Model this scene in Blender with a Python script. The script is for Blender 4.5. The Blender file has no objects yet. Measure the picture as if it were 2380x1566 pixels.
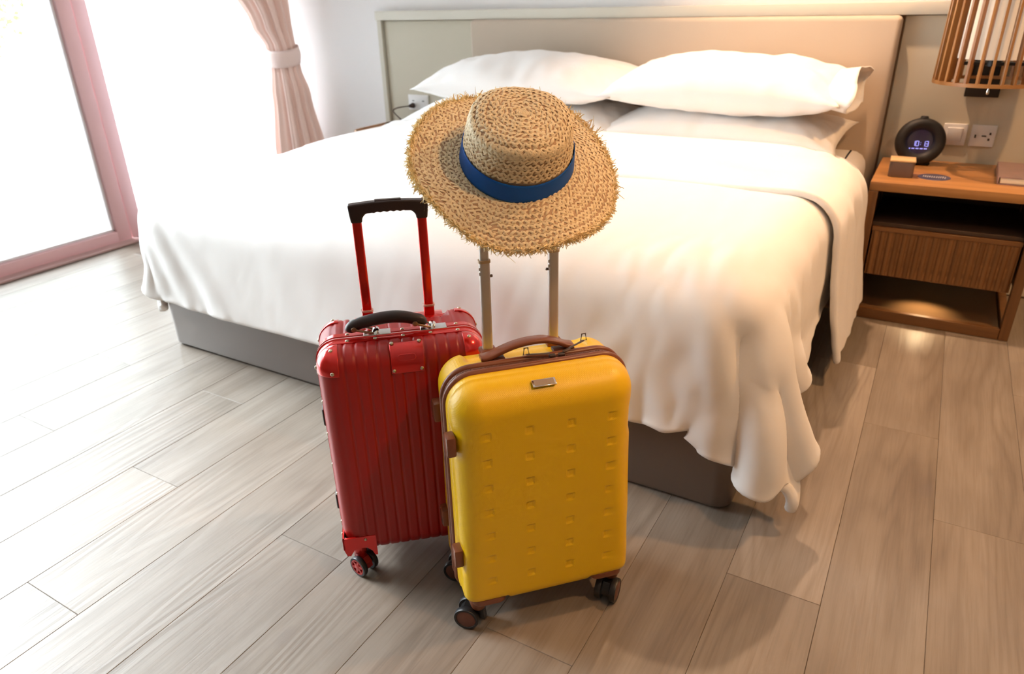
import bpy, bmesh, math, random, time
import numpy as np
from mathutils import Vector, Matrix, Euler, noise
T0 = time.time()
random.seed(7); rng = np.random.default_rng(7)
R = math.radians
scene = bpy.context.scene
COL = scene.collection

# ------------------------------------------------------------------ camera
F_PX, YAW, PITCH, ROLL, CAM_H = 1645.19, -.5341, .4442, -.0251, 1.2
cyw, syw, cp, sp = math.cos(YAW), math.sin(YAW), math.cos(PITCH), math.sin(PITCH)
fwd = Vector((syw*cp, cyw*cp, -sp)); rgt = Vector((cyw, -syw, 0)); up = rgt.cross(fwd)
cr, sr = math.cos(ROLL), math.sin(ROLL)
r2 = rgt*cr + up*sr; u2 = -rgt*sr + up*cr
cam_d = bpy.data.cameras.new('camera'); cam = bpy.data.objects.new('camera', cam_d); COL.objects.link(cam)
cam.matrix_world = Matrix(((r2.x, u2.x, -fwd.x, 0), (r2.y, u2.y, -fwd.y, 0), (r2.z, u2.z, -fwd.z, CAM_H), (0, 0, 0, 1)))
cam_d.sensor_width = 36; cam_d.lens = F_PX*36/2380; cam_d.clip_start = .02; cam_d.clip_end = 200
cam_d.dof.use_dof = True; cam_d.dof.focus_distance = 1.38; cam_d.dof.aperture_fstop = 4.6
scene.camera = cam

# ------------------------------------------------------------------ world, lights, exposure
SKY = 7.0
world = bpy.data.worlds.new('sky'); scene.world = world; world.use_nodes = True
bg = world.node_tree.nodes['Background']; bg.inputs[0].default_value = (.88, .95, 1, 1); bg.inputs[1].default_value = SKY
scene.view_settings.view_transform = 'Standard'; scene.view_settings.look = 'None'
scene.view_settings.gamma = 1; scene.view_settings.use_curve_mapping = False
scene.view_settings.exposure = -0.26
cy = scene.cycles
cy.use_denoising = True; cy.max_bounces = 8; cy.diffuse_bounces = 5; cy.glossy_bounces = 4; cy.transmission_bounces = 6
cy.transparent_max_bounces = 12; cy.caustics_reflective = False; cy.caustics_refractive = False; cy.sample_clamp_indirect = 6

def spot(name, loc, target, power, color, size=60, blend=.6, radius=.04):
    d = bpy.data.lights.new(name, 'SPOT'); d.energy = power; d.color = color; d.spot_size = R(size); d.spot_blend = blend; d.shadow_soft_size = radius
    o = bpy.data.objects.new(name, d); COL.objects.link(o); o.location = loc
    o.rotation_euler = (Vector(target)-Vector(loc)).to_track_quat('-Z', 'Y').to_euler(); return o
WARM = (1, .54, .23)
LAMPS = [(-.62, 3.12, 2.5), (.75, 2.3, 2.5), (.9, .9, 2.5)]
spot('ceiling_spotlight', LAMPS[0], (-.42, 2.95, .5), 215, (1, .63, .38), 84, .8, .03)
spot('ceiling_spotlight', LAMPS[1], (.3, 2.1, 0), 150, WARM, 110, .8, .05)
spot('ceiling_spotlight', LAMPS[2], (.4, 1.2, 0), 95, WARM, 120, .9, .05)
spot('drawer_underlight', (.10, 3.12, .17), (.10, 3.06, 0), 5, (1, .72, .4), 100, .9, .012)
# daylight from the sky, entering through the glazed opening
al = bpy.data.lights.new('window_daylight', 'AREA'); al.shape = 'RECTANGLE'; al.size = 3.9; al.size_y = 2.3; al.energy = 120; al.color = (.80, .90, 1)
ao = bpy.data.objects.new('window_daylight', al); COL.objects.link(ao); ao.location = (-4.6, 1.5, 1.5); ao.rotation_euler = (R(90), 0, R(-90))
sd = bpy.data.lights.new('sun', 'SUN'); sd.energy = 27.0; sd.angle = R(34); sd.color = (.90, .95, 1)
sn = bpy.data.objects.new('sun', sd); COL.objects.link(sn); sn.rotation_euler = Vector((.70, .10, -.70)).to_track_quat('-Z', 'Y').to_euler()

# ------------------------------------------------------------------ materials
MATS = {}
def mat(name, color, rough=.5, metal=0, spec=.5, coat=0, coat_rough=.1, sheen=0, bump=None, var=None, emit=None, trans=0):
    if name in MATS: return MATS[name]
    m = bpy.data.materials.new(name); m.use_nodes = True; nt = m.node_tree; b = nt.nodes['Principled BSDF']
    b.inputs['Base Color'].default_value = (*color, 1); b.inputs['Roughness'].default_value = rough; b.inputs['Metallic'].default_value = metal
    b.inputs['Specular IOR Level'].default_value = spec; b.inputs['Coat Weight'].default_value = coat; b.inputs['Coat Roughness'].default_value = coat_rough
    b.inputs['Sheen Weight'].default_value = sheen; b.inputs['Transmission Weight'].default_value = trans
    if emit: b.inputs['Emission Color'].default_value = (*emit[0], 1); b.inputs['Emission Strength'].default_value = emit[1]
    L = nt.links
    if bump or var: tc = nt.nodes.new('ShaderNodeTexCoord')
    if bump:   # (scale, strength, distance, detail)
        n = nt.nodes.new('ShaderNodeTexNoise'); n.inputs['Scale'].default_value = bump[0]; n.inputs['Detail'].default_value = bump[3] if len(bump) > 3 else 3
        L.new(tc.outputs['Object'], n.inputs['Vector'])
        bp = nt.nodes.new('ShaderNodeBump'); bp.inputs['Strength'].default_value = bump[1]; bp.inputs['Distance'].default_value = bump[2]
        L.new(n.outputs['Fac'], bp.inputs['Height']); L.new(bp.outputs['Normal'], b.inputs['Normal'])
    if var:    # (scale, amount): soft mottling of the colour
        n = nt.nodes.new('ShaderNodeTexNoise'); n.inputs['Scale'].default_value = var[0]; n.inputs['Detail'].default_value = 4
        L.new(tc.outputs['Object'], n.inputs['Vector'])
        mx = nt.nodes.new('ShaderNodeMixRGB'); mx.inputs[1].default_value = (*[c*(1-var[1]) for c in color], 1); mx.inputs[2].default_value = (*[min(1, c*(1+var[1])) for c in color], 1)
        L.new(n.outputs['Fac'], mx.inputs[0]); L.new(mx.outputs[0], b.inputs['Base Color'])
    MATS[name] = m; return m

def wood(name, dark, light, axis=0, rough=.4, scale=1.0, spec=.5):
    if name in MATS: return MATS[name]
    m = bpy.data.materials.new(name); m.use_nodes = True; nt = m.node_tree; b = nt.nodes['Principled BSDF']; L = nt.links
    tc = nt.nodes.new('ShaderNodeTexCoord'); oi = nt.nodes.new('ShaderNodeObjectInfo')
    ad = nt.nodes.new('ShaderNodeVectorMath'); ad.operation = 'ADD'; ml = nt.nodes.new('ShaderNodeVectorMath'); ml.operation = 'SCALE'; ml.inputs['Scale'].default_value = 7
    cb = nt.nodes.new('ShaderNodeCombineXYZ'); L.new(oi.outputs['Random'], cb.inputs[0]); L.new(oi.outputs['Random'], cb.inputs[1]); L.new(oi.outputs['Random'], cb.inputs[2])
    L.new(cb.outputs[0], ml.inputs[0]); L.new(tc.outputs['Object'], ad.inputs[0]); L.new(ml.outputs[0], ad.inputs[1])
    mp = nt.nodes.new('ShaderNodeMapping'); s = [28*scale]*3; s[axis] = 1.6*scale; mp.inputs['Scale'].default_value = s; L.new(ad.outputs[0], mp.inputs['Vector'])
    n = nt.nodes.new('ShaderNodeTexNoise'); n.inputs['Scale'].default_value = 1; n.inputs['Detail'].default_value = 5; n.inputs['Distortion'].default_value = .6
    L.new(mp.outputs[0], n.inputs['Vector'])
    cr_ = nt.nodes.new('ShaderNodeValToRGB'); cr_.color_ramp.elements[0].position = .3; cr_.color_ramp.elements[0].color = (*dark, 1)
    cr_.color_ramp.elements[1].position = .7; cr_.color_ramp.elements[1].color = (*light, 1)
    L.new(n.outputs['Fac'], cr_.inputs[0]); L.new(cr_.outputs[0], b.inputs['Base Color']); b.inputs['Roughness'].default_value = rough
    b.inputs['Specular IOR Level'].default_value = spec
    bp = nt.nodes.new('ShaderNodeBump'); bp.inputs['Strength'].default_value = .15; bp.inputs['Distance'].default_value = .002
    L.new(n.outputs['Fac'], bp.inputs['Height']); L.new(bp.outputs[0], b.inputs['Normal'])
    MATS[name] = m; return m

def floor_mat():
    m = bpy.data.materials.new('oak_laminate'); m.use_nodes = True; nt = m.node_tree; b = nt.nodes['Principled BSDF']; L = nt.links; N = nt.nodes.new
    tc = N('ShaderNodeTexCoord'); oi = N('ShaderNodeObjectInfo'); cb = N('ShaderNodeCombineXYZ')
    for k in range(3): L.new(oi.outputs['Random'], cb.inputs[k])
    ml = N('ShaderNodeVectorMath'); ml.operation = 'SCALE'; ml.inputs['Scale'].default_value = 31; L.new(cb.outputs[0], ml.inputs[0])
    ad = N('ShaderNodeVectorMath'); ad.operation = 'ADD'; L.new(tc.outputs['Object'], ad.inputs[0]); L.new(ml.outputs[0], ad.inputs[1])
    def mapped(s):
        mp = N('ShaderNodeMapping'); mp.inputs['Scale'].default_value = s; L.new(ad.outputs[0], mp.inputs['Vector']); return mp.outputs[0]
    def noise_(sc, det, dist, rough=.5):
        n = N('ShaderNodeTexNoise'); n.inputs['Scale'].default_value = 1; n.inputs['Detail'].default_value = det; n.inputs['Distortion'].default_value = dist; n.inputs['Roughness'].default_value = rough
        L.new(mapped(sc), n.inputs['Vector']); return n.outputs['Fac']
    def ramp(src, *st):
        r = N('ShaderNodeValToRGB'); e = r.color_ramp.elements
        while len(e) < len(st): e.new(.5)
        for k, (p, c) in enumerate(st): e[k].position = p; e[k].color = (*c, 1)
        L.new(src, r.inputs[0]); return r.outputs[0]
    def mixc(kind, fac, a, b_):
        m_ = N('ShaderNodeMixRGB'); m_.blend_type = kind
        if isinstance(fac, float): m_.inputs[0].default_value = fac
        else: L.new(fac, m_.inputs[0])
        for k, q in ((1, a), (2, b_)):
            if isinstance(q, tuple): m_.inputs[k].default_value = (*q, 1)
            else: L.new(q, m_.inputs[k])
        return m_.outputs[0]
    tone = noise_((7, 1.1, 1), 4, .8, .55)                       # broad streaks along the plank
    blotch = noise_((3.0, 2.2, 1), 3, .3)                        # cloudy patches
    field = noise_((5.5, .55, 1), 1.5, .25)                      # contour lines of this field read as cathedral grain
    fm = N('ShaderNodeMath'); fm.operation = 'MULTIPLY'; fm.inputs[1].default_value = 34; L.new(field, fm.inputs[0])
    fr_ = N('ShaderNodeMath'); fr_.operation = 'PINGPONG'; fr_.inputs[1].default_value = 1; L.new(fm.outputs[0], fr_.inputs[0]); grain = fr_.outputs[0]
    pore = noise_((170, 5, 1), 4, .2, .6)
    knot = noise_((9, 5.5, 1), 1, .2)
    c0 = ramp(tone, (.30, (.205, .166, .130)), (.52, (.262, .221, .181)), (.72, (.315, .274, .232)))
    c0 = mixc('MULTIPLY', .6, c0, ramp(blotch, (.35, (.80, .77, .75)), (.62, (1.06, 1.05, 1.04))))
    mask = ramp(noise_((2.6, .9, 1), 2, 0), (.42, (0, 0, 0)), (.58, (1, 1, 1)))
    c0 = mixc('MULTIPLY', .34, c0, mixc('MIX', mask, (1, 1, 1), ramp(grain, (.0, (1.12, 1.12, 1.12)), (.55, (1, 1, 1)), (.95, (.62, .58, .55)))))
    c0 = mixc('MULTIPLY', .36, c0, ramp(pore, (.38, (.72, .70, .68)), (.56, (1.04, 1.04, 1.04))))
    c0 = mixc('MIX', ramp(knot, (.715, (0, 0, 0)), (.79, (.42, .42, .42))), c0, (.17, .14, .125))
    # slight tone shift plank to plank
    hs = N('ShaderNodeHueSaturation'); mr = N('ShaderNodeMapRange'); mr.inputs[3].default_value = .92; mr.inputs[4].default_value = 1.08; L.new(oi.outputs['Random'], mr.inputs[0]); L.new(mr.outputs[0], hs.inputs['Value'])
    L.new(c0, hs.inputs['Color']); L.new(hs.outputs[0], b.inputs['Base Color'])
    b.inputs['Roughness'].default_value = .40; b.inputs['Specular IOR Level'].default_value = .65
    bp = N('ShaderNodeBump'); bp.inputs['Strength'].default_value = .35; bp.inputs['Distance'].default_value = .0009
    mm = N('ShaderNodeMath'); mm.operation = 'ADD'; L.new(pore, mm.inputs[0]); L.new(grain, mm.inputs[1]); L.new(mm.outputs[0], bp.inputs['Height']); L.new(bp.outputs[0], b.inputs['Normal'])
    return m

# ------------------------------------------------------------------ object helpers
def link(name, me, m=None, parent=None, smooth=None, **props):
    o = bpy.data.objects.new(name, me); COL.objects.link(o)
    if m is not None and not me.materials: me.materials.append(m)
    if parent is not None: o.parent = parent
    if smooth is not None:
        me.shade_smooth() if hasattr(me, 'shade_smooth') else None
        if smooth < 180: me.set_sharp_from_angle(angle=R(smooth))
    for k, v in props.items(): o[k] = v
    return o
def empty(name, loc, rz=0, **props):
    o = bpy.data.objects.new(name, None); COL.objects.link(o); o.location = loc; o.rotation_euler = (0, 0, rz); o.empty_display_size = .1
    for k, v in props.items(): o[k] = v
    return o
def mesh(verts, faces, name='m'):
    me = bpy.data.meshes.new(name); me.from_pydata([tuple(map(float, v)) for v in verts], [], [tuple(map(int, f)) for f in faces]); me.update(); return me
class MB:
    def __init__(s): s.v = []; s.f = []; s.n = 0
    def add(s, v, f):
        v = np.asarray(v, float).reshape(-1, 3); s.v.append(v); s.f += [tuple(int(i)+s.n for i in q) for q in f]; s.n += len(v); return s
    def mesh(s, name='m'): return mesh(np.vstack(s.v), s.f, name)
    def box(s, c, d, bev=0, seg=2, rot=None):
        bm = bmesh.new(); bmesh.ops.create_cube(bm, size=1); bmesh.ops.scale(bm, vec=d, verts=bm.verts)
        if bev: bmesh.ops.bevel(bm, geom=bm.edges[:], offset=bev, segments=seg, profile=.5, affect='EDGES')
        if rot is not None: bmesh.ops.transform(bm, matrix=rot, verts=bm.verts)
        bmesh.ops.translate(bm, vec=c, verts=bm.verts)
        bm.verts.index_update(); s.add([v.co[:] for v in bm.verts], [[v.index for v in f.verts] for f in bm.faces]); bm.free(); return s
    def cyl(s, p0, p1, r0, r1=None, n=24, caps=True, bev=0):
        r1 = r0 if r1 is None else r1; p0 = Vector(p0); p1 = Vector(p1); ax = (p1-p0).normalized(); q = ax.to_track_quat('Z', 'Y'); L = (p1-p0).length
        prof = [(r0, 0), (r1, L)] if not bev else [(r0-bev, 0), (r0-bev*.3, bev*.3), (r0, bev), (r1, L-bev), (r1-bev*.3, L-bev*.3), (r1-bev, L)]
        V = []; Fc = []
        for (r, z) in prof:
            for k in range(n):
                a = 2*math.pi*k/n; V.append((q @ Vector((r*math.cos(a), r*math.sin(a), z)))+p0)
        for j in range(len(prof)-1):
            for k in range(n): Fc.append((j*n+k, j*n+(k+1) % n, (j+1)*n+(k+1) % n, (j+1)*n+k))
        if caps: Fc.append(tuple(range(n))[::-1]); Fc.append(tuple((len(prof)-1)*n+k for k in range(n)))
        return s.add([tuple(v) for v in V], Fc)
    def tube(s, pts, r, n=8, sx=1, sy=1, caps=True, upv=(0, 0, 1), closed=False):
        pts = [Vector(p) for p in pts]; N = len(pts); V = []; Fc = []; rs = r if hasattr(r, '__len__') else [r]*N
        for i, p in enumerate(pts):
            t = (pts[(i+1) % N]-pts[i-1]) if closed else (pts[min(i+1, N-1)]-pts[max(i-1, 0)])
            t.normalize(); a = t.cross(Vector(upv))
            if a.length < 1e-4: a = t.cross(Vector((1, 0, 0)))
            a.normalize(); b = a.cross(t)
            for k in range(n):
                th = 2*math.pi*k/n; V.append(p+a*(rs[i]*sx*math.cos(th))+b*(rs[i]*sy*math.sin(th)))
        M_ = N if closed else N-1
        for i in range(M_):
            j = (i+1) % N
            for k in range(n): Fc.append((i*n+k, i*n+(k+1) % n, j*n+(k+1) % n, j*n+k))
        if caps and not closed: Fc.append(tuple(range(n))[::-1]); Fc.append(tuple((N-1)*n+k for k in range(n)))
        return s.add([tuple(v) for v in V], Fc)
    def lathe(s, prof, n=48, c=(0, 0, 0), capb=False, capt=False):
        V = [(c[0]+r*math.cos(2*math.pi*k/n), c[1]+r*math.sin(2*math.pi*k/n), c[2]+z) for r, z in prof for k in range(n)]; Fc = []
        for j in range(len(prof)-1):
            for k in range(n): Fc.append((j*n+k, j*n+(k+1) % n, (j+1)*n+(k+1) % n, (j+1)*n+k))
        if capb: Fc.append(tuple(range(n))[::-1])
        if capt: Fc.append(tuple((len(prof)-1)*n+k for k in range(n)))
        return s.add(V, Fc)
    def prism(s, poly, y0, y1):   # polygon in x,z extruded along y
        n = len(poly); V = [(x, y0, z) for x, z in poly]+[(x, y1, z) for x, z in poly]
        Fc = [tuple(range(n)), tuple(range(n, 2*n))[::-1]]+[(i, i+n, (i+1) % n+n, (i+1) % n) for i in range(n)]
        return s.add(V, Fc)
def fixnormals(me):
    bm = bmesh.new(); bm.from_mesh(me); bmesh.ops.recalc_face_normals(bm, faces=bm.faces); bm.to_mesh(me); bm.free(); return me
def obj(name, mb, m, parent=None, smooth=40, **props):
    me = mb.mesh(name) if isinstance(mb, MB) else mb
    fixnormals(me); return link(name, me, m, parent, smooth, **props)
def bez(p0, p1, p2, n=12):
    return [tuple((1-t)**2*np.array(p0)+2*t*(1-t)*np.array(p1)+t*t*np.array(p2)) for t in np.linspace(0, 1, n)]

# ================================================================== ROOM
WX, WXR, WY, WYF, CEIL = -3.9, 1.9, 3.53, -1.9, 2.55
M_wall = mat('painted_plaster', (.93, .92, .92), .8, bump=(60, .1, .001))
def struct(name, mb, m, parent=None, smooth=30, **kw):
    return obj(name, mb, m, parent, smooth, **({'kind': 'structure', **kw} if parent is None else kw))
struct('wall_back', MB().box(((WX+WXR)/2, WY+.06, CEIL/2), (WXR-WX+.4, .12, CEIL)), M_wall)
M_wallb = mat('taupe_low_bounce_wall', (.36, .29, .22), .8, bump=(60, .1, .001))  # dark tone chosen for the unseen walls to cut bounced light
struct('wall_right', MB().box((WXR+.06, (WY+WYF)/2, CEIL/2), (.12, WY-WYF, CEIL)), M_wallb)
struct('wall_front', MB().box(((WX+WXR)/2, WYF-.06, CEIL/2), (WXR-WX+.4, .12, CEIL)), M_wallb)
struct('ceiling', MB().box(((WX+WXR)/2, (WY+WYF)/2, CEIL+.05), (WXR-WX+.4, WY-WYF+.3, .1)), mat('ceiling_paint', (.8, .79, .77), .9, bump=(40, .05, .001)))
wl = MB(); wl.box((WX-.08, -1.25, CEIL/2), (.14, 1.3, CEIL)); wl.box((WX-.08, 1.4, CEIL-.075), (.14, 4.0, .15))
struct('wall_left', wl, M_wall)
# floor: planks laid along y
fl = struct('floor', MB().box(((WX+WXR)/2, (WY+WYF)/2, -.035), (WXR-WX+.3, WY-WYF+.2, .05)), mat('subfloor', (.22, .19, .16), .9, bump=(20, .2, .001)))
M_floor = floor_mat()
PW, PL = .2017, 1.235
for k in range(-20, 10):
    x0 = -.012+PW*k; x1 = x0+PW
    if x1 < WX or x0 > WXR: continue
    off = {0: .905, 1: .50, 2: 1.305}[k % 3]
    y = off-PL*3
    while y < WY:
        a, b_ = max(y, WYF), min(y+PL, WY); y += PL
        if b_-a < .02: continue
        mb = MB(); mb.box((0, 0, -.0052), (x1-x0-.0005, b_-a-.0005, .0096), .0009, 1)
        o = obj('plank', mb, M_floor, fl, None); o.location = ((x0+x1)/2, (a+b_)/2, 0)
# window: frame, panes
M_frame = mat('window_frame_mauve_flare', (.80, .50, .51), .45, bump=(80, .05, .0005))  # mauve frame, lightened with the pink lens flare put into its colour
M_gasket = mat('window_gasket', (.80, .74, .74), .4, bump=(80, .05, .0005))
M_glass = bpy.data.materials.new('window_glass'); M_glass.use_nodes = True
nt = M_glass.node_tree; nt.nodes.remove(nt.nodes['Principled BSDF']); tr = nt.nodes.new('ShaderNodeBsdfTransparent'); tr.inputs[0].default_value = (.97, .985, .98, 1)
gl = nt.nodes.new('ShaderNodeBsdfGlossy'); gl.inputs['Roughness'].default_value = .02; fr = nt.nodes.new('ShaderNodeFresnel'); fr.inputs[0].default_value = 1.45
mx = nt.nodes.new('ShaderNodeMixShader'); nt.links.new(fr.outputs[0], mx.inputs[0]); nt.links.new(tr.outputs[0], mx.inputs[1]); nt.links.new(gl.outputs[0], mx.inputs[2]); nt.links.new(mx.outputs[0], nt.nodes['Material Output'].inputs[0])
def window(name, y0, y1, zt, xw, stile=.078):
    f = MB(); t = .05
    f.box((xw-t/2, y1-stile/2, zt/2), (t, stile, zt), .004); f.box((xw-t/2, y0+stile/2, zt/2), (t, stile, zt), .004)
    f.box((xw-t/2, (y0+y1)/2, .0375), (t-.002, y1-y0-2*stile+.004, .07), .004); f.box((xw-t/2, (y0+y1)/2, zt-.04), (t-.002, y1-y0-2*stile+.004, .07), .004)
    o = struct(name, f, M_frame)
    g = MB(); w = .012
    for a, b_ in ((y0+stile, 0), (y1-stile-w, 0)): g.box((xw-.035, a+w/2, zt/2), (.028, w, zt-.15), .002)
    for z in (.075+w/2, zt-.075-w/2): g.box((xw-.035, (y0+y1)/2, z), (.028, y1-y0-2*stile, w), .002)
    obj('gasket', g, M_gasket, o)
    obj('pane', MB().box((xw-.04, (y0+y1)/2, zt/2), (.006, y1-y0-2*stile, zt-.16)), M_glass, o)
    return o
window('window_1', -.55, 2.29, 2.4, -3.87)
window('window_2', 2.30, 3.52, 2.4, -3.885)
struct('trim_1', MB().box((-3.853, 1.42, .008), (.10, 3.96, .014), .004), mat('threshold', (.55, .36, .34), .5, bump=(80, .05, .0005)))
# terrace and planting outside
struct('terrace', MB().box((-9, 1.5, -.12), (10.1, 16, .1)), mat('terrace_stone', (.8, .8, .79), .8, bump=(8, .2, .003)))
M_leaf = mat('leaf_green', (.22, .42, .12), .5, var=(12, .3)); M_bark = mat('bark', (.25, .18, .12), .8, bump=(60, .5, .004))
def shrub(x, y, s, label, seed):
    rs = np.random.default_rng(seed); root = empty('garden_shrub', (x, y, -.07), 0, label=label, category='shrub', group='shrubs on the terrace outside')
    st = MB()
    for k in range(5):
        a = 2*math.pi*k/5; st.tube([(0, 0, 0), (.08*math.cos(a), .08*math.sin(a), .5*s), (.25*math.cos(a)*s, .25*math.sin(a)*s, 1.1*s)], [.02, .015, .008], 6)
    obj('stem', st, M_bark, root)
    n = 1500; c = rs.normal(size=(n, 3)); c /= np.linalg.norm(c, axis=1)[:, None]; c *= (rs.random(n)**.4)[:, None]*np.array([.62, .62, .75])*s; c[:, 2] += 1.35*s
    V = []; Fc = []
    for i in range(n):
        d = Vector(rs.normal(size=3)).normalized(); e = d.cross(Vector(rs.normal(size=3))).normalized(); p = Vector(c[i]); l = .055*s; w = .022*s
        V += [p, p+d*l*.5+e*w, p+d*l, p+d*l*.5-e*w]; Fc.append((4*i, 4*i+1, 4*i+2, 4*i+3))
    obj('foliage', MB().add([tuple(v) for v in V], Fc), M_leaf, root, None, kind='stuff')
shrub(-8.2, 3.6, 1.15, 'pale green shrub outside the glass, at the left edge of the photo', 1)
shrub(-7.4, 5.6, 1.0, 'pale green shrub outside the glass, right beside the pink window frame', 2)

# wall panelling behind the bed
M_panel = mat('panel_laminate', (.60, .555, .44), .55, var=(3, .03), bump=(120, .05, .0005))
M_gap = mat('panel_shadow_gap', (.40, .27, .18), .6, bump=(50, .05, .0005))
PF = 3.5
XR = WXR-.0
pn = struct('trim_2', MB().box(((-2.913+XR)/2, PF+.02, .575), (XR+2.913, .012, 1.15)), M_gap)   # dark backing seen in the joints
obj('panel', MB().box(((-2.88-2.262)/2, PF+.007, .5575), (.612, .014, 1.10), .002, 1), M_panel, pn)
obj('panel', MB().box(((-.19+XR)/2, PF+.007, .5575), (XR+.19, .014, 1.10), .002, 1), M_panel, pn)
obj('panel_frame', MB().box((-2.8985, PF-.002, .577), (.031, .034, 1.154), .002, 1), mat('panel_edge', (.62, .585, .49), .5, bump=(120, .05, .0005)), pn)
obj('panel_cap', MB().box(((-2.914+XR)/2, PF-.006, 1.1345), (XR+2.914, .05, .048), .003, 2), MATS['panel_edge'], pn)
# upholstered headboard
M_uph = mat('headboard_fabric', (.52, .43, .335), .75, sheen=.2, bump=(420, .25, .0006), var=(2, .02))
obj('headboard', MB().box(((-2.253-.197)/2, PF-.022, .675), (2.056, .07, .87), .022, 5), M_uph, None, 50,
    label='wide beige upholstered headboard panel on the wall behind the bed', category='headboard')

# wall plates
M_plate = mat('white_plastic', (.82, .80, .78), .35, spec=.5, bump=(30, .02, .0005)); M_hole = mat('socket_hole', (.02, .02, .02), .6, bump=(30, .02, .0005))
sw = empty('light_switch', (.073, PF-.001, .659), 0, label='white square light switch plate on the wall above the alarm clock, left of the socket', category='light switch')
obj('plate', MB().box((0, -.004, 0), (.086, .009, .086), .003, 3), M_plate, sw)
obj('rocker', MB().box((0, -.0095, 0), (.056, .008, .056), .003, 3, Matrix.Rotation(R(4), 4, 'X')), M_plate, sw)
so = empty('wall_socket', (.173, PF-.001, .659), 0, label='white wall socket plate with dark pin holes, right of the light switch', category='socket')
obj('plate', MB().box((0, -.004, 0), (.086, .009, .086), .003, 3), M_plate, so)
for (x, z, w, h_) in ((-.026, -.002, .006, .013), (.004, 0, .016, .005), (.024, .010, .007, .009), (.022, -.013, .007, .009)):
    obj('socket_hole', MB().box((x, -.0086, z), (w, .003, h_), .0008, 1), M_hole, so)
s2 = empty('wall_socket', (-2.665, PF-.001, .668), 0, label='white double socket plate with a dark plug behind the left pillows', category='socket')
obj('plate', MB().box((0, -.004, 0), (.146, .009, .086), .003, 3), M_plate, s2)
for x in (-.036, .036): obj('socket_hole', MB().box((x, -.0086, .008), (.014, .003, .005), .0008, 1), M_hole, s2)
pl = empty('charger_plug', (-2.70, PF-.012, .65), 0, label='dark brown plug and cable in the socket behind the left pillows', category='plug')
M_plug = mat('dark_plug', (.05, .025, .02), .4, bump=(30, .02, .0005))
obj('plug_body', MB().cyl((0, 0, 0), (-.004, -.035, 0), .016, .009, 16, bev=.003), M_plug, pl)
obj('cable', MB().tube(bez((-.004, -.034, 0), (-.10, -.09, -.006), (-.082, -.09, -.03), 10)+bez((-.082, -.09, -.03), (-.05, -.09, -.06), (.03, -.08, -.115), 10)[1:], .0035, 8), M_plug, pl)

# ================================================================== CURTAINS
def pleated(path, z0, z1, nz, fn):
    V = []; n = len(path)
    for j in range(nz+1):
        z = z0+(z1-z0)*j/nz
        for i in range(n): V.append(fn(i/(n-1), z))
    Fc = [(j*n+i, j*n+i+1, (j+1)*n+i+1, (j+1)*n+i) for j in range(nz) for i in range(n-1)]
    return MB().add(V, Fc)
M_sheer = bpy.data.materials.new('sheer_voile'); M_sheer.use_nodes = True
nt = M_sheer.node_tree; nt.nodes.remove(nt.nodes['Principled BSDF']); tl = nt.nodes.new('ShaderNodeBsdfTranslucent'); tl.inputs[0].default_value = (.95, .97, 1, 1)
df = nt.nodes.new('ShaderNodeBsdfDiffuse'); df.inputs[0].default_value = (.9, .92, .95, 1); tr = nt.nodes.new('ShaderNodeBsdfTransparent')
wvx = nt.nodes.new('ShaderNodeTexWave'); wvx.inputs['Scale'].default_value = 60; tcx = nt.nodes.new('ShaderNodeTexCoord'); nt.links.new(tcx.outputs['Object'], wvx.inputs['Vector'])
m1 = nt.nodes.new('ShaderNodeMixShader'); m1.inputs[0].default_value = .35; m2 = nt.nodes.new('ShaderNodeMixShader')
mr = nt.nodes.new('ShaderNodeMapRange'); mr.inputs[3].default_value = .25; mr.inputs[4].default_value = .4; nt.links.new(wvx.outputs['Fac'], mr.inputs[0]); nt.links.new(mr.outputs[0], m2.inputs[0])
nt.links.new(tl.outputs[0], m1.inputs[1]); nt.links.new(df.outputs[0], m1.inputs[2]); nt.links.new(m1.outputs[0], m2.inputs[1]); nt.links.new(tr.outputs[0], m2.inputs[2]); nt.links.new(m2.outputs[0], nt.nodes['Material Output'].inputs[0])
def sheer_fn(s, z):
    y = 2.36+(3.50-2.36)*s; a = .018+.012*math.sin(5*s)
    return (-3.80+a*math.sin(2*math.pi*13*s+.7*math.sin(z*1.3+6*s)), y+.006*math.sin(2*math.pi*13*s+1.3), z)
obj('sheer_curtain', pleated(range(260), .03, 2.45, 14, sheer_fn), M_sheer, None, 180, label='white sheer curtain hanging over the window left of the pink curtain', category='curtain')
M_curt = mat('curtain_cloth', (.90, .66, .58), .85, sheen=.3, bump=(300, .2, .0006))
def curt_fn(s, z):
    th = 2*math.pi*s
    ctl = [(0.02, -3.50, 3.325, .17, 1.0), (.35, -3.50, 3.325, .152, 1.0), (.70, -3.515, 3.325, .118, .85), (.86, -3.53, 3.325, .096, .6), (.98, -3.545, 3.32, .096, .6), (1.1, -3.57, 3.30, .118, .85), (1.3, -3.59, 3.27, .15, 1), (1.8, -3.59, 3.18, .22, 1), (2.45, -3.58, 3.10, .30, 1)]
    for a, b_ in zip(ctl[:-1], ctl[1:]):
        if z <= b_[0] or b_ is ctl[-1]:
            t = min(1, max(0, (z-a[0])/(b_[0]-a[0]))); t = t*t*(3-2*t); c = [a[k]+(b_[k]-a[k])*t for k in range(1, 5)]; break
    x0, y0, r, am = c
    pl_ = .020*am*(math.sin(11*th+.8*math.sin(2*th)+.5*z)+.35*math.sin(23*th+1+z))
    flat = .9 if z < 1.2 else max(.45, .9-.4*(z-1.2))
    rr = r+pl_*min(1.2, r/.13)-.012
    return (x0+rr*flat*math.cos(th), y0+rr*math.sin(th)*1.0, z)
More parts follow.
